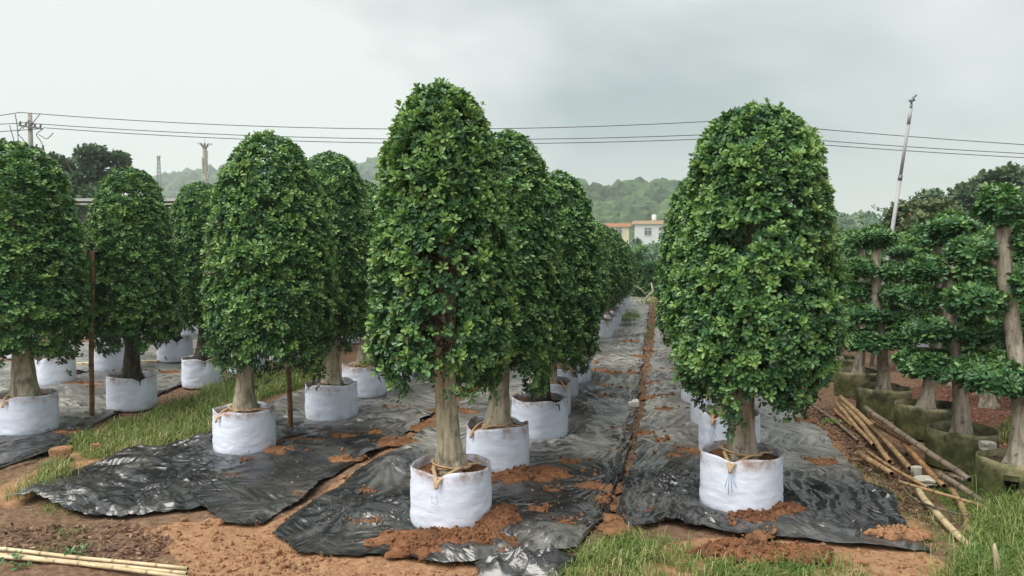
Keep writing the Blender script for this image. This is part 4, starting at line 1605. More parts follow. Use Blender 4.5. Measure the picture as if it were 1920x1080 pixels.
lump('pale_stone', 'whitish upright stone beside the open ends of the bamboo pile', 'stone', G(1718, 884, .05), (.05, .045, .05), STONE, 1, .35)
lump('pale_stone', 'flat whitish stone slab under the bamboo pile', 'stone', G(1738, 902, .02), (.12, .09, .03), STONE, 2, .35)
lump('pale_stone', 'rough whitish stone leaning on the second mossy pot', 'stone', G(1851, 838, .24), (.06, .05, .05), STONE, 3, .35)
lump('foam_scrap', 'crumpled white scrap lying in the middle of the aisle', 'scrap', G(1188, 755, .05), (.075, .06, .06), FOAM, 4, .3)
lump('clay_lump', 'big orange clay lump on the plastic near the frontmost bag beyond the grass strip', 'clay lump', G(112, 850, .05), (.10, .085, .06), CLAY, 5, .3)
lump('clay_lump', 'orange clay lump beside the grass strip hem', 'clay lump', G(182, 838, .04), (.06, .06, .04), CLAY, 6, .3)

# clods of soil over bare ground: one mass


def sample_poly(poly, n, rng):
    q = np.array([G(*p)[:2] for p in poly])
    lo, hi = q.min(0), q.max(0)
    out = np.zeros((0, 2))
    while len(out) < n:
        c = rng.uniform(lo, hi, (n * 3, 2))
        out = np.concatenate([out, c[zone_poly(c, poly) > 0.5]])
    return out[:n]


def ground_z(xyv):
    x, y = xyv[:, 0], xyv[:, 1]
    d = np.hypot(x, y)
    nf_ = np.clip((13 - d) / 5, 0, 1)
    cl = np.abs(fbm(x * 4.2, y * 4.2, 31, 4))
    return gz(x, y) + nf_ * (0.030 * np.clip(fbm(x * 2.1, y * 2.1, 21, 4), -0.8, 1.2) * 0.5 + 0.022 * (cl - 0.25)) - 0.014


def clods(label, polys, mat, seed, smax):
    rng = np.random.RandomState(seed)
    pts = np.concatenate([sample_poly(p, n, rng) for p, n in polys])
    n = len(pts)
    s = np.minimum(smax, 0.003 + rng.exponential(0.0045, n))
    Z = ground_z(pts) + s * 0.3
    sh = rng.uniform(0.6, 1.3, (n, 1, 3)) * (1 + 0.25 * rng.normal(size=(n, 12, 1)).clip(-1.5, 1.5))
    V = CV[None] * sh * s[:, None, None] + np.concatenate([pts, Z[:, None]], 1)[:, None, :]
    F = CF[None] + (np.arange(n) * 12)[:, None, None]
    o = build('soil_clods', V.reshape(-1, 3), F.reshape(-1, 3), mat, smooth=False)
    return tag(o, label, 'soil', kind='stuff')


clods('loose orange soil crumbs over the bare ground before the sheets',
      [([(480, 1010), (560, 1020), (740, 1060), (1000, 1075), (1000, 1100), (380, 1100)], 700), ([(240, 990), (420, 965), (560, 985), (600, 1030), (380, 1080), (280, 1050)], 500),
       ([(1330, 1010), (1560, 1015), (1760, 1045), (1800, 1100), (1400, 1100)], 420), ([(500, 985), (700, 860), (860, 770), (830, 830), (640, 960), (560, 1010)], 300)], CLAY, 4, .035)
rngc = np.random.RandomState(88)
pc = np.concatenate([np.array([G(px, py)[:2]] * 26) + rngc.normal(0, 1, (26, 2)) * np.array([rx * .75, ry * 1.2]) for px, py, rx, ry in patches])
ncl = len(pc)
sc_ = np.minimum(.022, .003 + rngc.exponential(.0045, ncl))
Vc = CV[None] * rngc.uniform(.6, 1.3, (ncl, 1, 3)) * (1 + .25 * rngc.normal(size=(ncl, 12, 1)).clip(-1.5, 1.5)) * sc_[:, None, None] + np.concatenate([pc, (gz(pc[:, 0], pc[:, 1]) + .04 + sc_ * .3)[:, None]], 1)[:, None, :]
tag(build('soil_clods', Vc.reshape(-1, 3), (CF[None] + (np.arange(ncl) * 12)[:, None, None]).reshape(-1, 3), PATCH, smooth=False), 'small crumbs of soil strewn round the patches on the sheets', 'soil', kind='stuff')
clods('crumbs of red soil around the foot of the frontmost bags',
      [([(740, 1005), (960, 960), (990, 1030), (860, 1062), (750, 1050)], 420), ([(930, 890), (1060, 880), (1060, 915), (940, 925)], 160), ([(1340, 965), (1500, 940), (1520, 1000), (1420, 1050), (1340, 1040)], 260)], SOIL, 5, .028)


def litter(label, polys, seed, L=0.035, lift=0.006):
    rng = np.random.RandomState(seed)
    pts = np.concatenate([sample_poly(p, n, rng) for p, n in polys])
    n = len(pts)
    z = ground_z(pts) + rng.uniform(0.002, 0.018, n) + lift
    p = np.concatenate([pts, z[:, None]], 1)
    ax = np.stack([rng.normal(0, .35, n), rng.normal(0, .35, n), np.ones(n)], -1)
    tone = rng.beta(1.6, 2.2, n)
    V, F, t = rosettes(p, ax, 1, L, 0.5, rng, tone, (1.35, 1.75), 0.05)
    o = build('leaf_litter', V, F, LITTER, smooth=False, attrs={'tone': ('FACE', t)})
    return tag(o, label, 'leaf litter', kind='stuff')


litter('brown dead leaves on the bare soil, aisle and beside the sheets',
       [([(0, 985), (250, 975), (330, 1010), (280, 1050), (0, 1030)], 950), ([(1190, 860), (1200, 760), (1215, 690), (1232, 590), (1240, 560), (1225, 560), (1210, 640), (1172, 760), (1150, 900)], 2600),
        ([(1500, 770), (1560, 760), (1720, 900), (1760, 990), (1700, 960), (1600, 860)], 1800), ([(1560, 740), (1900, 700), (1980, 820), (1980, 900), (1700, 800)], 3000),
        ([(0, 700), (140, 680), (330, 660), (480, 650), (480, 690), (330, 705), (150, 740), (0, 760)], 1800)], 6)
litter('scattered dry leaves and chaff lying on the plastic sheets',
       [([(300, 860), (600, 860), (500, 980), (240, 960)], 140), ([(620, 900), (780, 900), (760, 1040), (560, 1020)], 120), ([(930, 920), (1300, 880), (1300, 980), (960, 1020)], 260),
        ([(1000, 760), (1420, 740), (1300, 870), (1000, 860)], 240), ([(1460, 800), (1560, 850), (1700, 1010), (1480, 1000)], 120)], 7, 0.022, 0.05)


# ------------------------------------------------------------------ grass
def grass(label, polys, seed, h, name='grass'):
    rng = np.random.RandomState(seed)
    P_, Hh, Tn = [], [], []
    for poly, n, hs, dry in polys:
        c = sample_poly(poly, max(4, n // 22), rng)
        ci = rng.randint(0, len(c), n)
        ctone, csize = rng.normal(0, .17, len(c))[ci], rng.uniform(.55, 1.3, len(c))[ci]
        q = c[ci] + rng.normal(0, 0.055, (n, 2)) * np.maximum(1, np.linalg.norm(c, axis=1).mean() / 9)
        P_.append(q)
        Hh.append(h * hs * csize * rng.uniform(0.4, 1.35, n))
        Tn.append(np.clip(rng.beta(2, 3, n) + ctone + dry * (rng.uniform(0, 1, n) < 0.5), 0, 1))
    P_, Hh, Tn = np.concatenate(P_), np.concatenate(Hh), np.concatenate(Tn)
    n = len(P_)
    z = ground_z(P_) - 0.01
    b = np.concatenate([P_, z[:, None]], 1)
    a = rng.uniform(0, 6.28, n)
    dirv = np.stack([np.cos(a), np.sin(a), np.zeros(n)], -1)
    side = np.stack([-np.sin(a), np.cos(a), np.zeros(n)], -1)
    ben = rng.uniform(0.2, 1.5, n)[:, None]
    w = (0.0018 + 0.0014 * rng.uniform(0, 1, n))[:, None] * np.maximum(1, (np.linalg.norm(P_, axis=1) / 7))[:, None]
    up = np.array([0, 0, 1.0])
    H = Hh[:, None]
    m1 = b + up * H * 0.45 + dirv * H * 0.12 * ben
    m2 = b + up * H * np.maximum(0.4, 0.85 - 0.22 * ben) + dirv * H * 0.42 * ben
    tp = b + up * H * np.maximum(0.2, 1.0 - 0.55 * ben) + dirv * H * 0.85 * ben
    V = np.stack([b - side * w, b + side * w, m1 - side * w, m1 + side * w, m2 - side * w * .7, m2 + side * w * .7, tp], 1).reshape(-1, 3)
    i = np.arange(n)[:, None] * 7
    Q = np.concatenate([i + np.array([[0, 1, 3, 2]]), i + np.array([[2, 3, 5, 4]])], 0)
    T = i + np.array([[4, 5, 6]])
    o = build(name, V, [Q, T], GRASS, smooth=False, attrs={'tone': ('FACE', np.concatenate([Tn, Tn, Tn]))})
    return tag(o, label, 'grass', kind='stuff')


GPY = GRASS_POLYS
grass('green and straw coloured grass strip between the rows of bags',
      [(GPY['strip'], 9500, 1.0, .3), ([(150, 830), (300, 800), (420, 800), (330, 838), (200, 858)], 2600, .8, .5), ([(20, 930), (60, 900), (110, 870), (130, 890), (60, 925)], 700, .9, .4)], 1, .15)
grass('patchy grass growing at the front edge of the bare soil',
      [(GPY['front'], 3400, .75, .3), ([(1100, 1030), (1200, 1010), (1250, 1045), (1120, 1075)], 1000, .8, .15), ([(1330, 1060), (1500, 1050), (1560, 1090), (1380, 1100)], 900, .7, .1)], 2, .13)
grass('lush grass in the corner around the bamboo pole ends',
      [(GPY['corner'], 5200, 1.1, .15), (GPY['pile'], 500, .5, .5), (GPY['pots'], 420, .6, .2), ([(1840, 880), (1990, 940), (1990, 990), (1850, 960)], 900, 1.2, .1), ([(1840, 840), (1900, 800), (1980, 820), (1980, 880)], 900, 1.2, .0)], 3, .16)
grass('bright lawn grass behind the last rows', [(GPY['lawn'], 6000, 1.2, 0), ([(1160, 600), (1190, 590), (1200, 596), (1180, 606)], 300, 1.5, 0), ([(1200, 640), (1214, 610), (1222, 610), (1218, 640)], 250, .6, .1)], 4, .14)
grass('short dry grass at the closed end of the aisle', [([(1170, 572), (1260, 572), (1260, 556), (1170, 556)], 500, .8, .6)], 5, .22)
grass('sparse tufts on the soil before the loose sheet', [([(110, 985), (150, 985), (140, 1000), (100, 1000)], 90, .6, 0), ([(90, 945), (140, 955), (130, 965), (60, 950)], 90, .6, 0), ([(10, 1000), (60, 990), (180, 1030), (60, 1060)], 160, .5, .1), ([(1500, 930), (1640, 900), (1680, 960), (1600, 960)], 500, .7, .4)], 6, .1)

# small broad-leaved weeds
for i, (px, py, n, lab) in enumerate([(36, 1056, 8, 'leafy green weed beside the pale poles'), (150, 1040, 7, 'low creeping weed above the pale poles'), (893, 745, 9, 'small green seedling on the soil behind the frontmost trees'), (1560, 795, 16, 'yellowing low weed beside the thin crooked pole')]):
    rg = np.random.RandomState(70 + i)
    g = G(px, py)
    p = np.stack([g[0] + rg.normal(0, .06, n), g[1] + rg.normal(0, .06, n), ground_z(np.repeat([g[:2]], n, 0)) + rg.uniform(.01, .05, n)], -1)
    V, F, t = rosettes(p, np.stack([rg.normal(0, .4, n), rg.normal(0, .4, n), np.ones(n)], -1), 5, .036, .5, rg, np.full(n, .5 if i < 3 else .9))
    o = build('weed_plant', V, F, LEAF_PAD if i < 3 else LEAF, smooth=False, attrs={'tone': ('FACE', t)})
    tag(o, lab, 'weed', kind='stuff')

# crumpled end of black film by the front of the aisle sheet
nx, ny = 60, 30
S, T_ = np.meshgrid(np.linspace(0, 1, nx), np.linspace(0, 1, ny), indexing='ij')
a0, a1, b0, b1 = G(885, 1062), G(1075, 1050), G(900, 1088), G(1060, 1088)
q = (a0[None, None] * (1 - S[..., None]) + a1[None, None] * S[..., None]) * (1 - T_[..., None]) + (b0[None, None] * (1 - S[..., None]) + b1[None, None] * S[..., None]) * T_[..., None]
x, y = q[..., 0].ravel(), q[..., 1].ravel()
edge = np.minimum(np.minimum(S, 1 - S) * 5, np.minimum(T_, 1 - T_) * 3).clip(0, 1).ravel()
z = gz(x, y) + .012 + edge * (.02 + .07 * fold(perlin(x * 4 + y * 3, y * 4, 5)) + .035 * fold(perlin(x * 8 - y * 4, y * 9, 6)))
x = x + .05 * perlin(x * 4, y * 4, 8)
y = y + .05 * perlin(x * 4, y * 4, 18)
o = build('crumpled_plastic', np.stack([x, y, z], -1), grid_faces(nx, ny)[:, ::-1], PLASTIC, smooth=False, attrs={'dust': ('POINT', np.zeros(len(x)))})
tag(o, 'crumpled glossy black film bunched below the frontmost soil mound', 'plastic sheet')


# ------------------------------------------------------------------ loose trees and shrubs farther off
def leafy_tree(name, label, x, y, lobes, n, leaf, mat, trunk_r, trunk_h, seed, group=None, cat='tree', bark=TWIG):
    """lobes: (dx, dy, z, rx, rz); crown of leaf clumps over real limbs"""
    rng = np.random.RandomState(seed)
    t = thing(name, label, cat, (x, y, 0), 0, group)
    mb = MB()
    top = max(l[2] for l in lobes)
    zz = np.linspace(-0.1, top * 0.8, 10)
    cx = np.cumsum(rng.normal(0, trunk_r * 0.25, 10))
    mb.tube(np.stack([cx, cx * 0.4, zz], -1), np.linspace(trunk_r, trunk_r * 0.35, 10), 9, False)
    for (dx, dy, z, rx, rz_) in lobes:
        k = min(trunk_h, z * 0.7)
        p0 = np.array([np.interp(k, zz, cx), 0, k])
        mb.tube(limb_path(rng, p0, np.array([dx, dy, z]), 7, trunk_r * 0.4), np.linspace(trunk_r * 0.5, trunk_r * 0.1, 7), 6, False)
    tr = mb.build('trunk', bark, t)
    w = np.array([l[3] ** 2 * l[4] for l in lobes]) ** 0.7
    w /= w.sum()
    idx = rng.choice(len(lobes), n, p=w)
    L = np.array(lobes)[idx]
    d = rng.normal(size=(n, 3))
    d /= np.linalg.norm(d, axis=1, keepdims=True)
    r = rng.uniform(0, 1, n) ** 0.4
    nz = Sines(seed, 2.4)
    r = r * (1 + 0.3 * nz(d * 1.6 + L[:, :3]))
    p = L[:, :3] + d * r[:, None] * np.stack([L[:, 3], L[:, 3], L[:, 4]], -1)
    keep = Sines(seed + 3, 2.2 / max(0.4, np.mean(L[:, 3])))(p) > -0.25
    p, d = p[keep], d[keep]
    ax = d * 0.6 + np.array([0, 0, 0.6]) + rng.normal(0, 0.4, p.shape)
    V, F, tn = rosettes(p, ax, 5, leaf, 0.55, rng, np.clip(0.35 + rng.normal(0, .18, len(p)) + .25 * d[:, 2], 0, 1))
    c = build('crown', V, F, mat, t, False, {'tone': ('FACE', tn)})
    c['kind'] = 'stuff'
    return t


def lobes_from(pix, Y, spread=0.7):
    """(px, py, radius in px) circles of a crown at depth Y -> base x and lobes"""
    rng = np.random.RandomState(abs(int(pix[0][0])))
    s = F_PX / Y
    bx = np.mean([P(a, b, Y)[0] for a, b, c in pix])
    out = []
    for a, b, c in pix:
        q = P(a, b, Y)
        out.append((q[0] - bx, rng.uniform(-spread, spread) * c / s, q[2], c / s, c / s * 0.85))
    return bx, out


bx, lb = lobes_from([(120, 300, 30), (105, 335, 32), (150, 345, 34), (175, 295, 24), (165, 322, 28), (185, 345, 26), (215, 300, 14), (215, 335, 22), (240, 305, 9), (120, 380, 40), (190, 385, 38)], 46)
leafy_tree('bushy_tree', 'dark bushy tree rising behind the shed roof', bx, 46, lb, 3300, .40, LEAF_FAR, .3, 3.0, 1)
bx, lb = lobes_from([(-20, 300, 40), (10, 285, 18), (15, 310, 24), (-10, 350, 50), (40, 320, 18), (70, 315, 16)], 44)
leafy_tree('bushy_tree', 'dark tree behind the utility pole, half out of view', bx, 44, lb, 1500, .42, LEAF_FAR, .3, 3.0, 2)
bx, lb = lobes_from([(1895, 335, 24), (1870, 345, 26), (1845, 350, 24), (1825, 370, 26), (1800, 365, 20), (1860, 385, 40), (1910, 375, 40), (1785, 395, 26), (1930, 350, 30), (1830, 420, 50), (1900, 430, 50)], 40)
leafy_tree('bushy_tree', 'tall dark tree rising behind the frontmost layered trees', bx, 40, lb, 3500, .36, LEAF_FAR, .3, 3.0, 3)
bx, lb = lobes_from([(1735, 375, 20), (1755, 372, 14), (1720, 385, 14), (1745, 400, 26), (1770, 400, 22)], 37)
leafy_tree('bushy_tree', 'thin loose-crowned tree beside the tall dark tree', bx, 37, lb, 1300, .26, LEAF_FAR, .16, 2.5, 4)
bx, lb = lobes_from([(1660, 405, 26), (1690, 400, 26), (1720, 400, 28), (1750, 402, 28), (1780, 410, 24), (1700, 440, 50), (1760, 440, 50)], 22)
leafy_tree('reddish_shrub', 'broad shrub with reddish young leaves behind the layered trees', bx, 22, lb, 2200, .14, LEAF_RED, .08, 1.2, 5, cat='shrub')
for i, (px, pyt, Y, rpx, lab) in enumerate([(1213, 488, 30.5, 30, 'dark shrub closing the far end of the aisle'), (1180, 480, 31, 26, 'shrub at the aisle end beside the rows opposite the bamboo'), (1246, 482, 31, 26, 'shrub at the aisle end beside the rows near the bamboo'),
                                            (1205, 468, 34, 24, 'taller shrub behind the one closing the aisle')]):
    bx, lb = lobes_from([(px, pyt + 6, rpx * .7), (px - rpx * .5, pyt + 26, rpx * .8), (px + rpx * .5, pyt + 24, rpx * .8), (px, pyt + 42, rpx), (px - rpx * .4, pyt + 62, rpx * .7), (px + rpx * .5, pyt + 60, rpx * .7)], Y)
    leafy_tree('round_shrub', lab, bx, Y, lb, 1100, .14, LEAF, .06, .5, 20 + i, 'shrubs at the closed end of the aisle', 'shrub', BARK)
mb = MB()
q = G(1213, 572)
mb.tube([q, q + np.array([-.05, 0, .2]), q + np.array([.10, 0, .38]), q + np.array([.22, 0, .46]), q + np.array([.14, 0, .78])], [.055, .048, .045, .04, .022], 8)
mb.tube([q + np.array([.05, 0, .3]), q + np.array([-.2, .1, .55]), q + np.array([-.38, .1, .68])], [.028, .022, .012], 7)
tag(mb.build('bare_trunk', BARK), 'pale crooked bare stem standing at the closed end of the aisle', 'tree')

# a belt of trees right across the middle distance: reads as one mass
rg = np.random.RandomState(31)
n = 4200
xx = rg.uniform(-95, 130, n)
yb = 118 + rg.uniform(-8, 8, n)
pxx = 960 + xx / 118 * F_PX
top = np.interp(pxx, [0, 300, 700, 1000, 1150, 1260, 1400, 1550, 1600, 1700, 2100], [5.5, 5.0, 4.5, 4.2, 2.7, 2.6, 5.0, 7.5, 7.0, 6.5, 6.5]) * (1 + .16 * np.sin(xx * 1.1) + .12 * np.sin(xx * 2.7 + 1))
p = np.stack([xx, yb, top * rg.uniform(0, 1, n) ** .6], -1)
V, F, tn = rosettes(p, np.stack([rg.normal(0, .4, n), -rg.uniform(0, 1, n), np.ones(n) * .7], -1), 5, 1.0, .6, rg, np.clip(.35 + rg.normal(0, .2, n), 0, 1))
o = build('treeline', V, F, LEAF_FAR, smooth=False, attrs={'tone': ('FACE', tn)})
tag(o, 'distant belt of low trees in front of the houses', 'treeline', kind='stuff')


# ------------------------------------------------------------------ hills and their forest
def hill(name, label, prof, Yr, depth, seed, n_trees, size):
    px = np.array([p[0] for p in prof], float)
    hz = np.array([P(p[0], p[1], Yr)[2] for p in prof])
    wx = (px - 960) / F_PX * Yr
    hz = np.maximum(hz - size * 0.8, -2)

    def H(x, y):
        xr_ = x * Yr / y
        base = np.interp(xr_, wx, hz)
        f = np.clip(1 - np.abs(y - Yr) / depth, 0, 1)
        f = f * f * (3 - 2 * f)
        return base * f + 5 * f * fbm(x / 70, y / 70, seed, 3) - 1.5
    xs_ = np.linspace(wx[0] - 60, wx[-1] + 60, 90)
    ys_ = np.linspace(Yr - depth, Yr + depth, 30)
    X, Y = np.meshgrid(xs_, ys_, indexing='ij')
    V = np.stack([X.ravel(), Y.ravel(), H(X.ravel(), Y.ravel())], -1)
    o = build(name, V, grid_faces(90, 30), LEAF_HILL, attrs={'tone': ('POINT', np.full(len(V), .3))})
    tag(o, label + ' rising behind the nursery', 'hill', kind='structure')
    rng = np.random.RandomState(seed)
    x = rng.uniform(xs_[0], xs_[-1], n_trees)
    y = Yr - depth * rng.uniform(-0.12, 0.95, n_trees)
    z = H(x, y)
    k = z > 0
    x, y, z = x[k], y[k], z[k]
    m = len(x)
    s = size * rng.uniform(0.55, 1.25, m)
    V = IV[None] * np.stack([s, s, s * rng.uniform(.6, 1.1, m)], -1)[:, None, :] * (1 + .22 * rng.normal(size=(m, 42, 1)).clip(-1.6, 1.6))
    V = V + np.stack([x, y, z + s * .35], -1)[:, None, :]
    F = IF[None] + (np.arange(m) * 42)[:, None, None]
    tn = np.repeat(np.clip(.45 + rng.normal(0, .25, m), 0, 1), len(IF))
    tn = np.clip(tn + rng.normal(0, .12, len(tn)), 0, 1)
    o = build('hill_forest', V.reshape(-1, 3), F.reshape(-1, 3), LEAF_HILL, smooth=False, attrs={'tone': ('FACE', tn)})
    tag(o, 'forest covering the ' + label, 'forest', kind='stuff')


hill('hill', 'low wooded hill behind the houses', [(820, 400), (930, 350), (1020, 333), (1085, 338), (1120, 341), (1160, 347), (1200, 343), (1240, 347), (1285, 354), (1400, 375), (1520, 402), (1600, 420), (1700, 440)], 430, 170, 41, 1700, 4.8)
hill('hill', 'far blue wooded ridge', [(240, 400), (310, 342), (350, 330), (385, 328), (430, 318), (520, 322), (600, 326), (660, 314), (700, 306), (760, 308), (860, 322), (960, 345), (1100, 390)], 850, 300, 42, 1100, 10.0)


# ------------------------------------------------------------------ houses
def house(label, x0, x1, ytop, Y, wall, parapet, wins, depth, tank=None, rz=0.0, lip=0.5):
    """x0, x1, ytop in photo pixels at depth Y; the house stands on the ground"""
    a, b = P(x0, ytop, Y), P(x1, ytop, Y)
    w, H = b[0] - a[0], a[2]
    t = thing('house', label, 'house', (a[0], Y, 0), rz)
    s = F_PX / Y
    MB().box((w / 2, depth / 2, (H - 1.0) / 2), (w, depth, H - 1.0)).build('wall', wall, t, False)
    MB().box((w / 2, depth / 2, H - .45), (w + 2 * lip, depth + 2 * lip, .9)).build('parapet', parapet, t, False)
    MB().box((w / 2, depth / 2, H - .955), (w + .25, depth + .25, .10)).build('cornice', WALL_W, t, False)
    for (wx0, wy0, wx1, wy1) in wins:
        p0, p1 = P(wx0, wy0, Y), P(wx1, wy1, Y)
        ww, hh = p1[0] - p0[0], p0[2] - p1[2]
        cx, cz = (p0[0] + p1[0]) / 2 - a[0], (p0[2] + p1[2]) / 2
        fr = MB()
        th = .10
        fr.box((cx, -.03, cz + hh / 2), (ww + .1, .16, th)).box((cx, -.03, cz - hh / 2), (ww + .1, .16, th))
        for q in (-ww / 2, ww / 2):
            fr.box((cx + q, -.035, cz), (th, .16, hh - th))
        fr.box((cx, -.036, cz), (.07, .12, hh - th))
        fr.box((cx, -.04, cz + hh * .22), (ww - th, .12, .08))
        f = fr.build('window', WINFRAME, t, False)
        for q in (-1, 1):
            MB().box((cx + q * ww / 4, -.012, cz - hh * .14), (ww / 2 - .14, .03, hh * .62)).build('pane', WINGLASS, f, False)
            MB().box((cx + q * ww / 4, -.012, cz + hh * .36), (ww / 2 - .14, .03, hh * .20)).build('pane', WINGLASS, f, False)
    return t, a, s


t, a, s = house('white two-window house with tan parapet behind the aisle end', 1191, 1275, 414, 200, WALL_W, TILE_T,
                [(1208, 427, 1221, 442), (1234, 426, 1249, 433), (1208, 459, 1221, 470), (1234, 436, 1249, 446), (1258, 427, 1270, 442)], 11, rz=-0.13)
q = P(1230.5, 411, 200)
mb = MB()
zz = np.array([0, .1, .2, 1.3, 1.5, 1.6])
mb.tube(np.stack([np.zeros(6), np.zeros(6), zz], -1), [.45, .62, .64, .64, .5, .2], 16)
mb.box((0, 0, -.12), (.8, .8, .24))
o = mb.build('water_tank', TANK)
o.location = (q[0], 203, a[2] + .24)
tag(o, 'white water tank standing on the flat roof of the white house', 'water tank')
house('cream house with orange parapet beside the white house', 1128, 1179, 419, 206, WALL_C, TILE_O, [(1153, 427, 1166, 440), (1153, 456, 1166, 468), (1134, 427, 1145, 440)], 10, rz=-0.15)

# low shed behind the bags, only its eave showing
t = thing('shed', 'long low shed with pale eave behind the last rows', 'shed', (P(110, 373, 33)[0], 33, 0))
w = P(350, 373, 33)[0] - P(110, 373, 33)[0]
H = P(110, 373, 33)[2]
MB().box((w / 2, 2, (H - .3) / 2), (w, 4, H - .3)).build('wall', SHED, t, False)
rf = MB().box((w / 2, 1.9, H - .06), (w + .5, 4.6, .12)).build('roof', SHED_R, t, False)
MB().box((w / 2, -.33, H - .24), (w + .4, .06, .07)).build('gutter', SHED_R, t, False)

# ------------------------------------------------------------------ utility pole and wires
YP = 45.0


def utility_pole(label, px, pyt):
    top = P(px, pyt, YP)
    t = thing('utility_pole', label, 'utility pole', (top[0], YP, 0), 0)
    H = top[2]
    zz = np.linspace(-.2, H, 8)
    MB().tube(np.stack([0 * zz, 0 * zz, zz], -1), np.linspace(.17, .12, 8), 12).build('pole', CONCRETE, t)
    for z, w, sl in ((H - .85, 1.35, -.14), (H - 2.05, 1.6, -.18)):
        c = link('crossarm', MB().box((0, -.17, 0), (w, .10, .10)).mesh('crossarm', STEEL_DARK, False), t)
        c.location = (0.1, 0, z)
        c.rotation_euler = (0, -sl, 0)
        for xo in (-w * .45, -w * .2, w * .2, w * .45):
            ins = MB().tube([(xo, -.17, .05), (xo, -.17, .10), (xo, -.17, .16), (xo, -.17, .22), (xo, -.17, .26)], [.03, .07, .04, .07, .03], 8).build('insulator', CERAMIC, c)
    br = MB()
    br.tube([(-.35, -.14, H - .95), (0, -.14, H - .45)], .025, 6).tube([(.45, -.14, H - .9), (0, -.14, H - .4)], .025, 6)
    br.build('brace', STEEL_DARK, t)
    for k, pts in enumerate(([(-.75, -.2, H - .1), (-.65, -.2, H - .7), (-.6, -.2, H - 1.9), (-.7, -.2, H - 2.6)], [(-1.1, -.2, H - .75), (-.85, -.2, H - 1.7), (-.75, -.2, H - 2.5), (-.4, -.2, H - 2.45)],
                             [(.9, -.2, H - .95), (.4, -.2, H - 1.3), (.75, -.2, H - 1.7), (.9, -.2, H - 2.2)], [(-.3, -.2, H - .8), (-.7, -.2, H - 1.2), (-.3, -.2, H - 1.6), (-.1, -.2, H - 2.0)],
                             [(.75, -.2, H - .05), (.35, -.2, H - .55), (.1, -.2, H - .8)], [(1.5, -.2, H - 1.2), (1.1, -.2, H - 1.6), (.6, -.2, H - 1.3)])):
        pts = np.array(pts)
        tt = np.linspace(0, 1, 12)
        src = np.linspace(0, 1, len(pts))
        q = np.stack([np.interp(tt, src, pts[:, i]) for i in range(3)], -1)
        q[1:-1] = (q[:-2] + q[1:-1] * 2 + q[2:]) / 4
        MB().tube(q, .022, 6).build('jumper_cable', WIRE, t)
    return t


utility_pole('grey concrete utility pole with crossarms and drooping jumper cables', 56, 212)
utility_pole('second utility pole hidden behind the broad clipped tree', 1428, 224)


def wire(label, spans):
    mb = MB()
    for pts in spans:
        q = np.array([P(a, b, YP) for a, b in pts])
        xx = np.linspace(q[0, 0], q[-1, 0], 40)
        cf = np.polyfit(q[:, 0], q[:, 2], 2)
        zz = np.polyval(cf, xx)
        mb.tube(np.stack([xx, np.full(40, YP - .17), zz], -1), .023, 6)
    tag(mb.build('power_cable', WIRE), label, 'cable', 'overhead cables')


wire('overhead cable strung along the tops of the poles', [[(-400, 240), (0, 218), (40, 212)], [(40, 212), (480, 236), (850, 244), (1340, 228), (1428, 222)], [(1428, 233), (1515, 242), (1920, 272), (2300, 293)]])
wire('middle one of the three overhead cables', [[(-400, 262), (0, 234), (40, 232)], [(40, 231), (480, 254), (715, 261), (1000, 263), (1310, 254), (1428, 248)], [(1428, 254), (1525, 265), (1920, 288), (2300, 303)]])
wire('lowest of the three overhead cables', [[(-400, 275), (0, 248), (85, 242)], [(85, 241), (480, 261), (715, 269), (1000, 271), (1300, 262), (1428, 256)], [(1428, 263), (1535, 273), (1920, 296), (2300, 312)]])

# ------------------------------------------------------------------ leaning steel pole
Yq = 12.0
base, mid, topp = P(1633, 690, Yq), P(1690, 320, Yq), P(1709, 196, Yq)
t = thing('leaning_pole', 'tall leaning grey steel pole rising behind the layered trees', 'pole', tuple(base))
d = topp - base


def along(k):
    return d * k


MB().tube([along(k) for k in (-.02, .4, .72)], [  .031, .030, .029], 14).build('lower_tube', STEEL, t)
MB().tube([along(.715), along(.735)], .034, 14).build('collar', STEEL_DARK, t)
MB().tube([along(.735), along(.93)], .025, 14).build('middle_tube', STEEL, t)
MB().tube([along(.925), along(.985)], .027, 14).build('upper_tube', STEEL, t)
MB().tube([along(.985), along(1.0)], .02, 12).build('neck', STEEL_DARK, t)
e = along(1.0)
hd = MB().tube([e, e + np.array([.0, 0, .05]), e + np.array([.03, 0, .11]), e + np.array([.075, 0, .15])], [.015, .018, .018, .015], 10)
hd.tube([e + np.array([-.04, 0, .06]), e + np.array([.05, 0, .07])], .018, 8)
hd.build('swivel_head', STEEL_DARK, t)

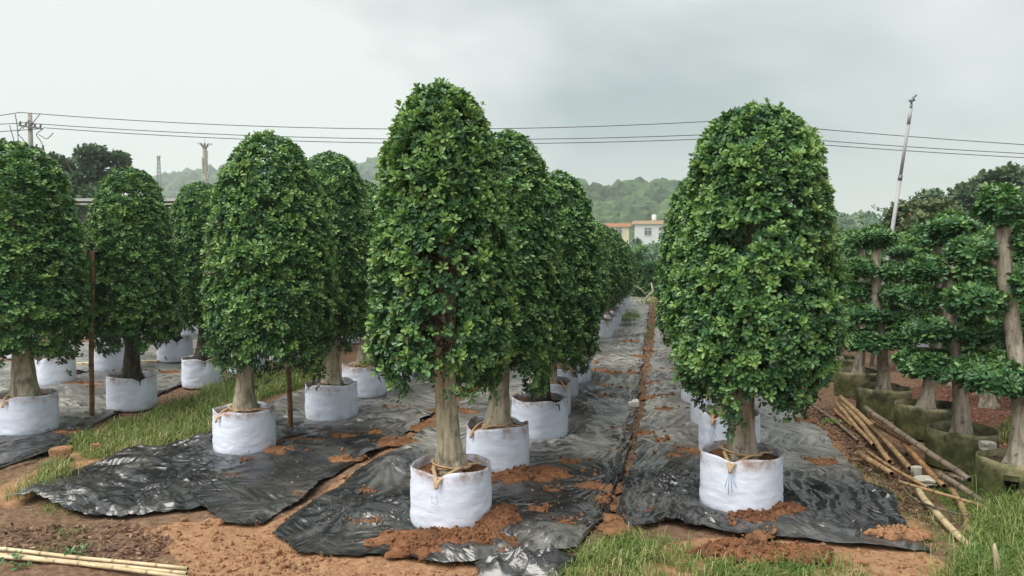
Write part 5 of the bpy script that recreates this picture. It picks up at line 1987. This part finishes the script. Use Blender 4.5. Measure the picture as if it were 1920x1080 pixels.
# ------------------------------------------------------------------ phone mast shaped like a palm, lattice tower
Ym = 120.0
q0, q1 = P(385, 330, Ym), P(386, 280, Ym)
t = thing('phone_mast', 'pale phone mast dressed as a palm with stubby fronds', 'mast', (q0[0], Ym, 0))
H = q1[2]
zz = np.linspace(-.3, H, 60)
MB().tube(np.stack([0 * zz, 0 * zz, zz], -1), .42 + .05 * (np.arange(60) % 2) - .12 * np.clip((zz - H + 4) / 4, 0, 1), 12).build('shaft', MAST, t)
for k in range(5):
    z = H - .3 - 1.1 * k
    a = k * 2.1
    MB().box((.42 * math.cos(a), -.2 - .3 * abs(math.sin(a)), z - .6), (.22, .16, 1.2)).build('antenna_panel', MAST, t, False)
MB().tube([(0, 0, H), (0, 0, H + .9), (0, 0, H + 2.0)], [.10, .05, .03], 8).build('lightning_rod', STEEL, t)
for k in range(9):
    a = k * 2 * math.pi / 9 + .2
    L = np.linspace(0, 1, 7)
    c = np.stack([math.cos(a) * 1.2 * L, math.sin(a) * 1.2 * L, H - .3 + 2.3 * L - 1.1 * L ** 3], -1)
    sd = np.array([-math.sin(a), math.cos(a), 0])
    wd = (.15 * np.sin(np.linspace(.35, math.pi * .95, 7)))[:, None]
    V = np.concatenate([c + sd * wd - np.array([0, 0, .10]) * (wd > 0), c + np.array([0, 0, .05]), c - sd * wd - np.array([0, 0, .10]) * (wd > 0)])
    i = np.arange(6)[:, None]
    F = np.concatenate([i + np.array([[0, 1, 8, 7]]), i + np.array([[7, 8, 15, 14]])])
    build('frond', V, F, MAST, t)
Yt = 300.0
q0, q1 = P(298, 330, Yt), P(298, 294, Yt)
t = thing('lattice_tower', 'tiny grey lattice tower on the skyline', 'tower', (q0[0], Yt, 0))
H = q1[2]
mb = MB()
for sx, sy in ((-1, -1), (1, -1), (1, 1), (-1, 1)):
    mb.tube([(sx * 1.6, sy * 1.6, -.3), (sx * .35, sy * .35, H)], .11, 5)
for z in np.arange(1, H - 1, 1.7):
    w0, w1 = np.interp(z, [0, H], [1.6, .35]), np.interp(z + 1.7, [0, H], [1.6, .35])
    for s0, s1 in (((-1, -1), (1, -1)), ((1, -1), (1, 1)), ((1, 1), (-1, 1)), ((-1, 1), (-1, -1))):
        mb.tube([(s0[0] * w0, s0[1] * w0, z), (s1[0] * w1, s1[1] * w1, z + 1.7)], .06, 4, False)
        mb.tube([(s1[0] * w0, s1[1] * w0, z), (s0[0] * w1, s0[1] * w1, z + 1.7)], .06, 4, False)
mb.build('lattice', STEEL_DARK, t)
MB().box((0, 0, H + .1), (1.2, 1.2, .5)).build('head', STEEL, t, False)

# ------------------------------------------------------------------ humid air
hz_m = bpy.data.materials.new('humid_air')
hz_m.use_nodes = True
hn = hz_m.node_tree
hn.nodes.clear()
ho = hn.nodes.new('ShaderNodeOutputMaterial')
hp = hn.nodes.new('ShaderNodeVolumePrincipled')
hp.inputs['Color'].default_value = (0.88, 0.96, 1.0, 1)
hp.inputs['Density'].default_value = 0.00062
hn.links.new(hp.outputs[0], ho.inputs['Volume'])
o = MB().box((0, 560, 74.5), (3300, 1290, 152)).build('haze', hz_m, None, False)
tag(o, 'thin humid haze that fades the far hills', 'haze', kind='stuff')
